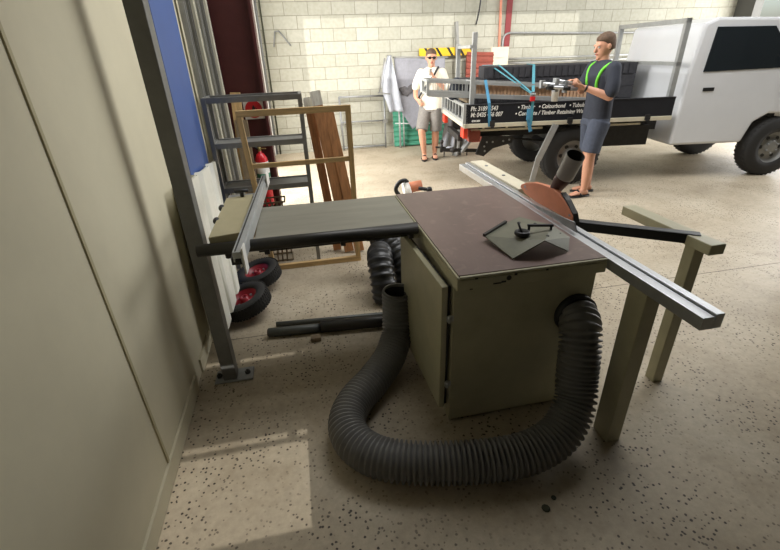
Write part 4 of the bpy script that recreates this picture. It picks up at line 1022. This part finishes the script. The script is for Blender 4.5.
# man at the truck, cut by the picture's edge
W2 = thing('person', 'man in navy shirt with lime stripes holding a silver tool beside the truck', 'person', (3.385, 4.66, 0), R(176))
B = Body((3.385, 4.66, 0), R(176))      # facing the truck tail
B.ell([((0, 0, .86), .095, .145), ((0, 0, .95), .115, .172), ((.0, 0, 1.06), .112, .160), ((.0, 0, 1.20), .118, .170), ((.02, 0, 1.34), .115, .188), ((.02, 0, 1.43), .092, .175), ((.02, 0, 1.49), .060, .095)])
B.limb([(.02, 0, 1.43), (.035, 0, 1.53), (.04, 0, 1.58)], [.062, .057, .057])
B.head((.045, 0, 1.645), R(10), R(0), .235)
B.limb([(.02, .205, 1.425), (.03, .255, 1.26), (.05, .255, 1.155), (.16, .20, 1.20), (.275, .13, 1.245)], [.058, .050, .045, .040, .029])
B.hand((.275, .13, 1.245), (.95, -.15, .25), (.0, -.5, .6), 1, .8)
B.limb([(.02, -.205, 1.425), (.06, -.25, 1.28), (.10, -.235, 1.19), (.20, -.13, 1.245), (.30, -.03, 1.305)], [.058, .050, .045, .040, .029])
B.hand((.30, -.03, 1.305), (.95, .2, .1), (.0, .2, -.8), 1, .8)
B.limb([(0, .095, .90), (.06, .10, .50), (.045, .09, .32), (.045, .085, .085)], [.098, .064, .062, .038])
B.limb([(0, -.095, .90), (-.04, -.10, .50), (-.08, -.10, .32), (-.11, -.105, .085)], [.098, .064, .062, .038])
foot(B, (.045, .085, .085), (1, .1, 0)); foot(B, (-.11, -.105, .085), (1, -.15, 0))
bd = B.finish(W2); B.face(bd); B.hair_cap(bd)
sandal(B, (.045, .085, .085), (1, .1, 0), W2); sandal(B, (-.11, -.105, .085), (1, -.15, 0), W2)
b = MB()
B.ell([((.0, 0, .90), .135, .195), ((.0, 0, .98), .132, .190), ((.0, 0, 1.10), .128, .182), ((.0, 0, 1.23), .132, .190), ((.02, 0, 1.36), .130, .205), ((.02, 0, 1.44), .104, .192), ((.02, 0, 1.49), .070, .105), ((.025, 0, 1.51), .064, .078)], b)
B.limb([(.02, .20, 1.425), (.03, .25, 1.28), (.04, .256, 1.21)], [.076, .074, .076], b); B.limb([(.02, -.20, 1.425), (.055, -.245, 1.29), (.08, -.243, 1.24)], [.076, .074, .076], b)
sh = b.build('shirt', 'navy', W2, remesh=.009)
b = MB()
for e in (1, -1):
    P5 = [(.112, .09*e, 1.20), (.128, .10*e, 1.30), (.115, .125*e, 1.39), (.080, .145*e, 1.445), (.015, .155*e, 1.475), (-.06, .145*e, 1.43)]
    b.tube(curve([B.m @ Vector(p) for p in P5], 8), .017, 8)
build_each(b, 'lime_stripe', 'lime', sh)
b = MB(); B.ell([((.0, 0, .98), .128, .186), ((.0, 0, .90), .132, .196), ((.0, 0, .83), .125, .190)], b)
for pts in (((0, .095, .88), (.04, .10, .70), (.06, .10, .54)), ((0, -.095, .88), (-.025, -.10, .70), (-.04, -.105, .54))):
    b.tube([B.m @ Vector(p) for p in pts], [.118, .108, .106], 18)
b.build('shorts', 'navy2', W2, remesh=.009)
b = MB(); b.lathe([(.034, -.010), (.037, -.010), (.037, .010), (.034, .010)], Matrix.Translation(B.m @ Vector((.262, .137, 1.24))) @ (Vector((-.115, -.07*-1, .045)).to_track_quat('Z', 'Y').to_matrix().to_4x4()), 16); b.build('wristwatch', 'black', W2)
# silver tool in his hands
tl = thing('metal_tool', 'bundle of silver clamps held level in both hands over the truck tray', 'tool', (2.85, 4.66, 1.27))
b = MB(); b.cyl((2.63, 4.63, 1.300), (2.99, 4.60, 1.245), .026, seg=14); b.cyl((2.74, 4.58, 1.265), (3.02, 4.56, 1.235), .018, seg=12); b.cyl((2.80, 4.66, 1.325), (3.05, 4.63, 1.275), .022, seg=14); b.cyl((2.72, 4.68, 1.27), (3.05, 4.69, 1.29), .018, seg=12); b.build('tubes', 'alu', tl)
b = MB(); b.bar((2.635, 4.63, 1.335), (2.635, 4.63, 1.255), .05, .04, up=(0, 1, 0)); b.bar((2.79, 4.62, 1.35), (2.79, 4.62, 1.215), .04, .07, up=(0, 1, 0)); b.bar((2.90, 4.61, 1.32), (2.90, 4.61, 1.20), .03, .06, up=(0, 1, 0)); build_each(b, 'clamp_jaw', 'galv', tl, bevel=.004)
b = MB(); b.cyl((2.68, 4.60, 1.27), (2.76, 4.595, 1.258), .029, seg=12); b.cyl((2.85, 4.57, 1.252), (2.93, 4.566, 1.244), .022, seg=12); build_each(b, 'grip', 'black', tl)

# two small chips on the floor in front of the hose
for p, r0, lab in (((.79, .965, 0), .016, 'larger of two small dark green chips on the floor before the grey hose'), ((.845, 1.0, 0), .010, 'smaller of two small dark green chips on the floor before the grey hose')):
    b = MB(); b.lathe([(0, 0), (r0, 0), (r0*1.1, .003), (r0*.7, .006), (0, .006)], Matrix.Translation(p), 9); tag(b.build('stone_chip', 'tree', loc=p), lab, 'chip')

# ------------------------------------------------------------------ light
w = bpy.data.worlds.new('world'); S.world = w; w.use_nodes = True
nt = w.node_tree; bg = nt.nodes['Background']
sky = nt.nodes.new('ShaderNodeTexSky'); sky.sky_type = 'NISHITA'; sky.sun_disc = False; sky.sun_elevation = R(40); sky.sun_rotation = R(180); sky.dust_density = 3
nt.links.new(sky.outputs['Color'], bg.inputs['Color']); bg.inputs['Strength'].default_value = .25
def area(name, loc, rot, sx, sy, power, color=(1, 1, 1)):
    d = bpy.data.lights.new(name, 'AREA'); d.shape = 'RECTANGLE'; d.size = sx; d.size_y = sy; d.energy = power; d.color = color
    o = bpy.data.objects.new(name, d); COL.objects.link(o); o.location = loc; o.rotation_euler = rot; return o
area('right_doorway_daylight', (XR+.6, 5.8, 2.0), (R(82), 0, R(90)), 4.8, 3.8, 520, (1, .98, .95))
area('left_doorway_daylight', (XL-.45, 6.2, 1.9), (R(74), 0, R(-90)), 2.0, 3.0, 300, (1, .98, .95))
area('added_top_light', (2.9, 3.7, ZC+.25), (0, 0, 0), 5.0, 2.0, 215, (1, .98, .94))  # overhead lamp added to brighten the middle floor
sd = bpy.data.lights.new('sun', 'SUN'); sd.energy = 2.3; sd.angle = R(.2); sd.color = (1, .96, .9)
so = bpy.data.objects.new('sun', sd); COL.objects.link(so); so.rotation_euler = (R(60), 0, 0)

S.view_settings.view_transform = 'Standard'; S.view_settings.look = 'None'; S.view_settings.gamma = 1; S.view_settings.exposure = 0.0
S.view_settings.use_curve_mapping = False
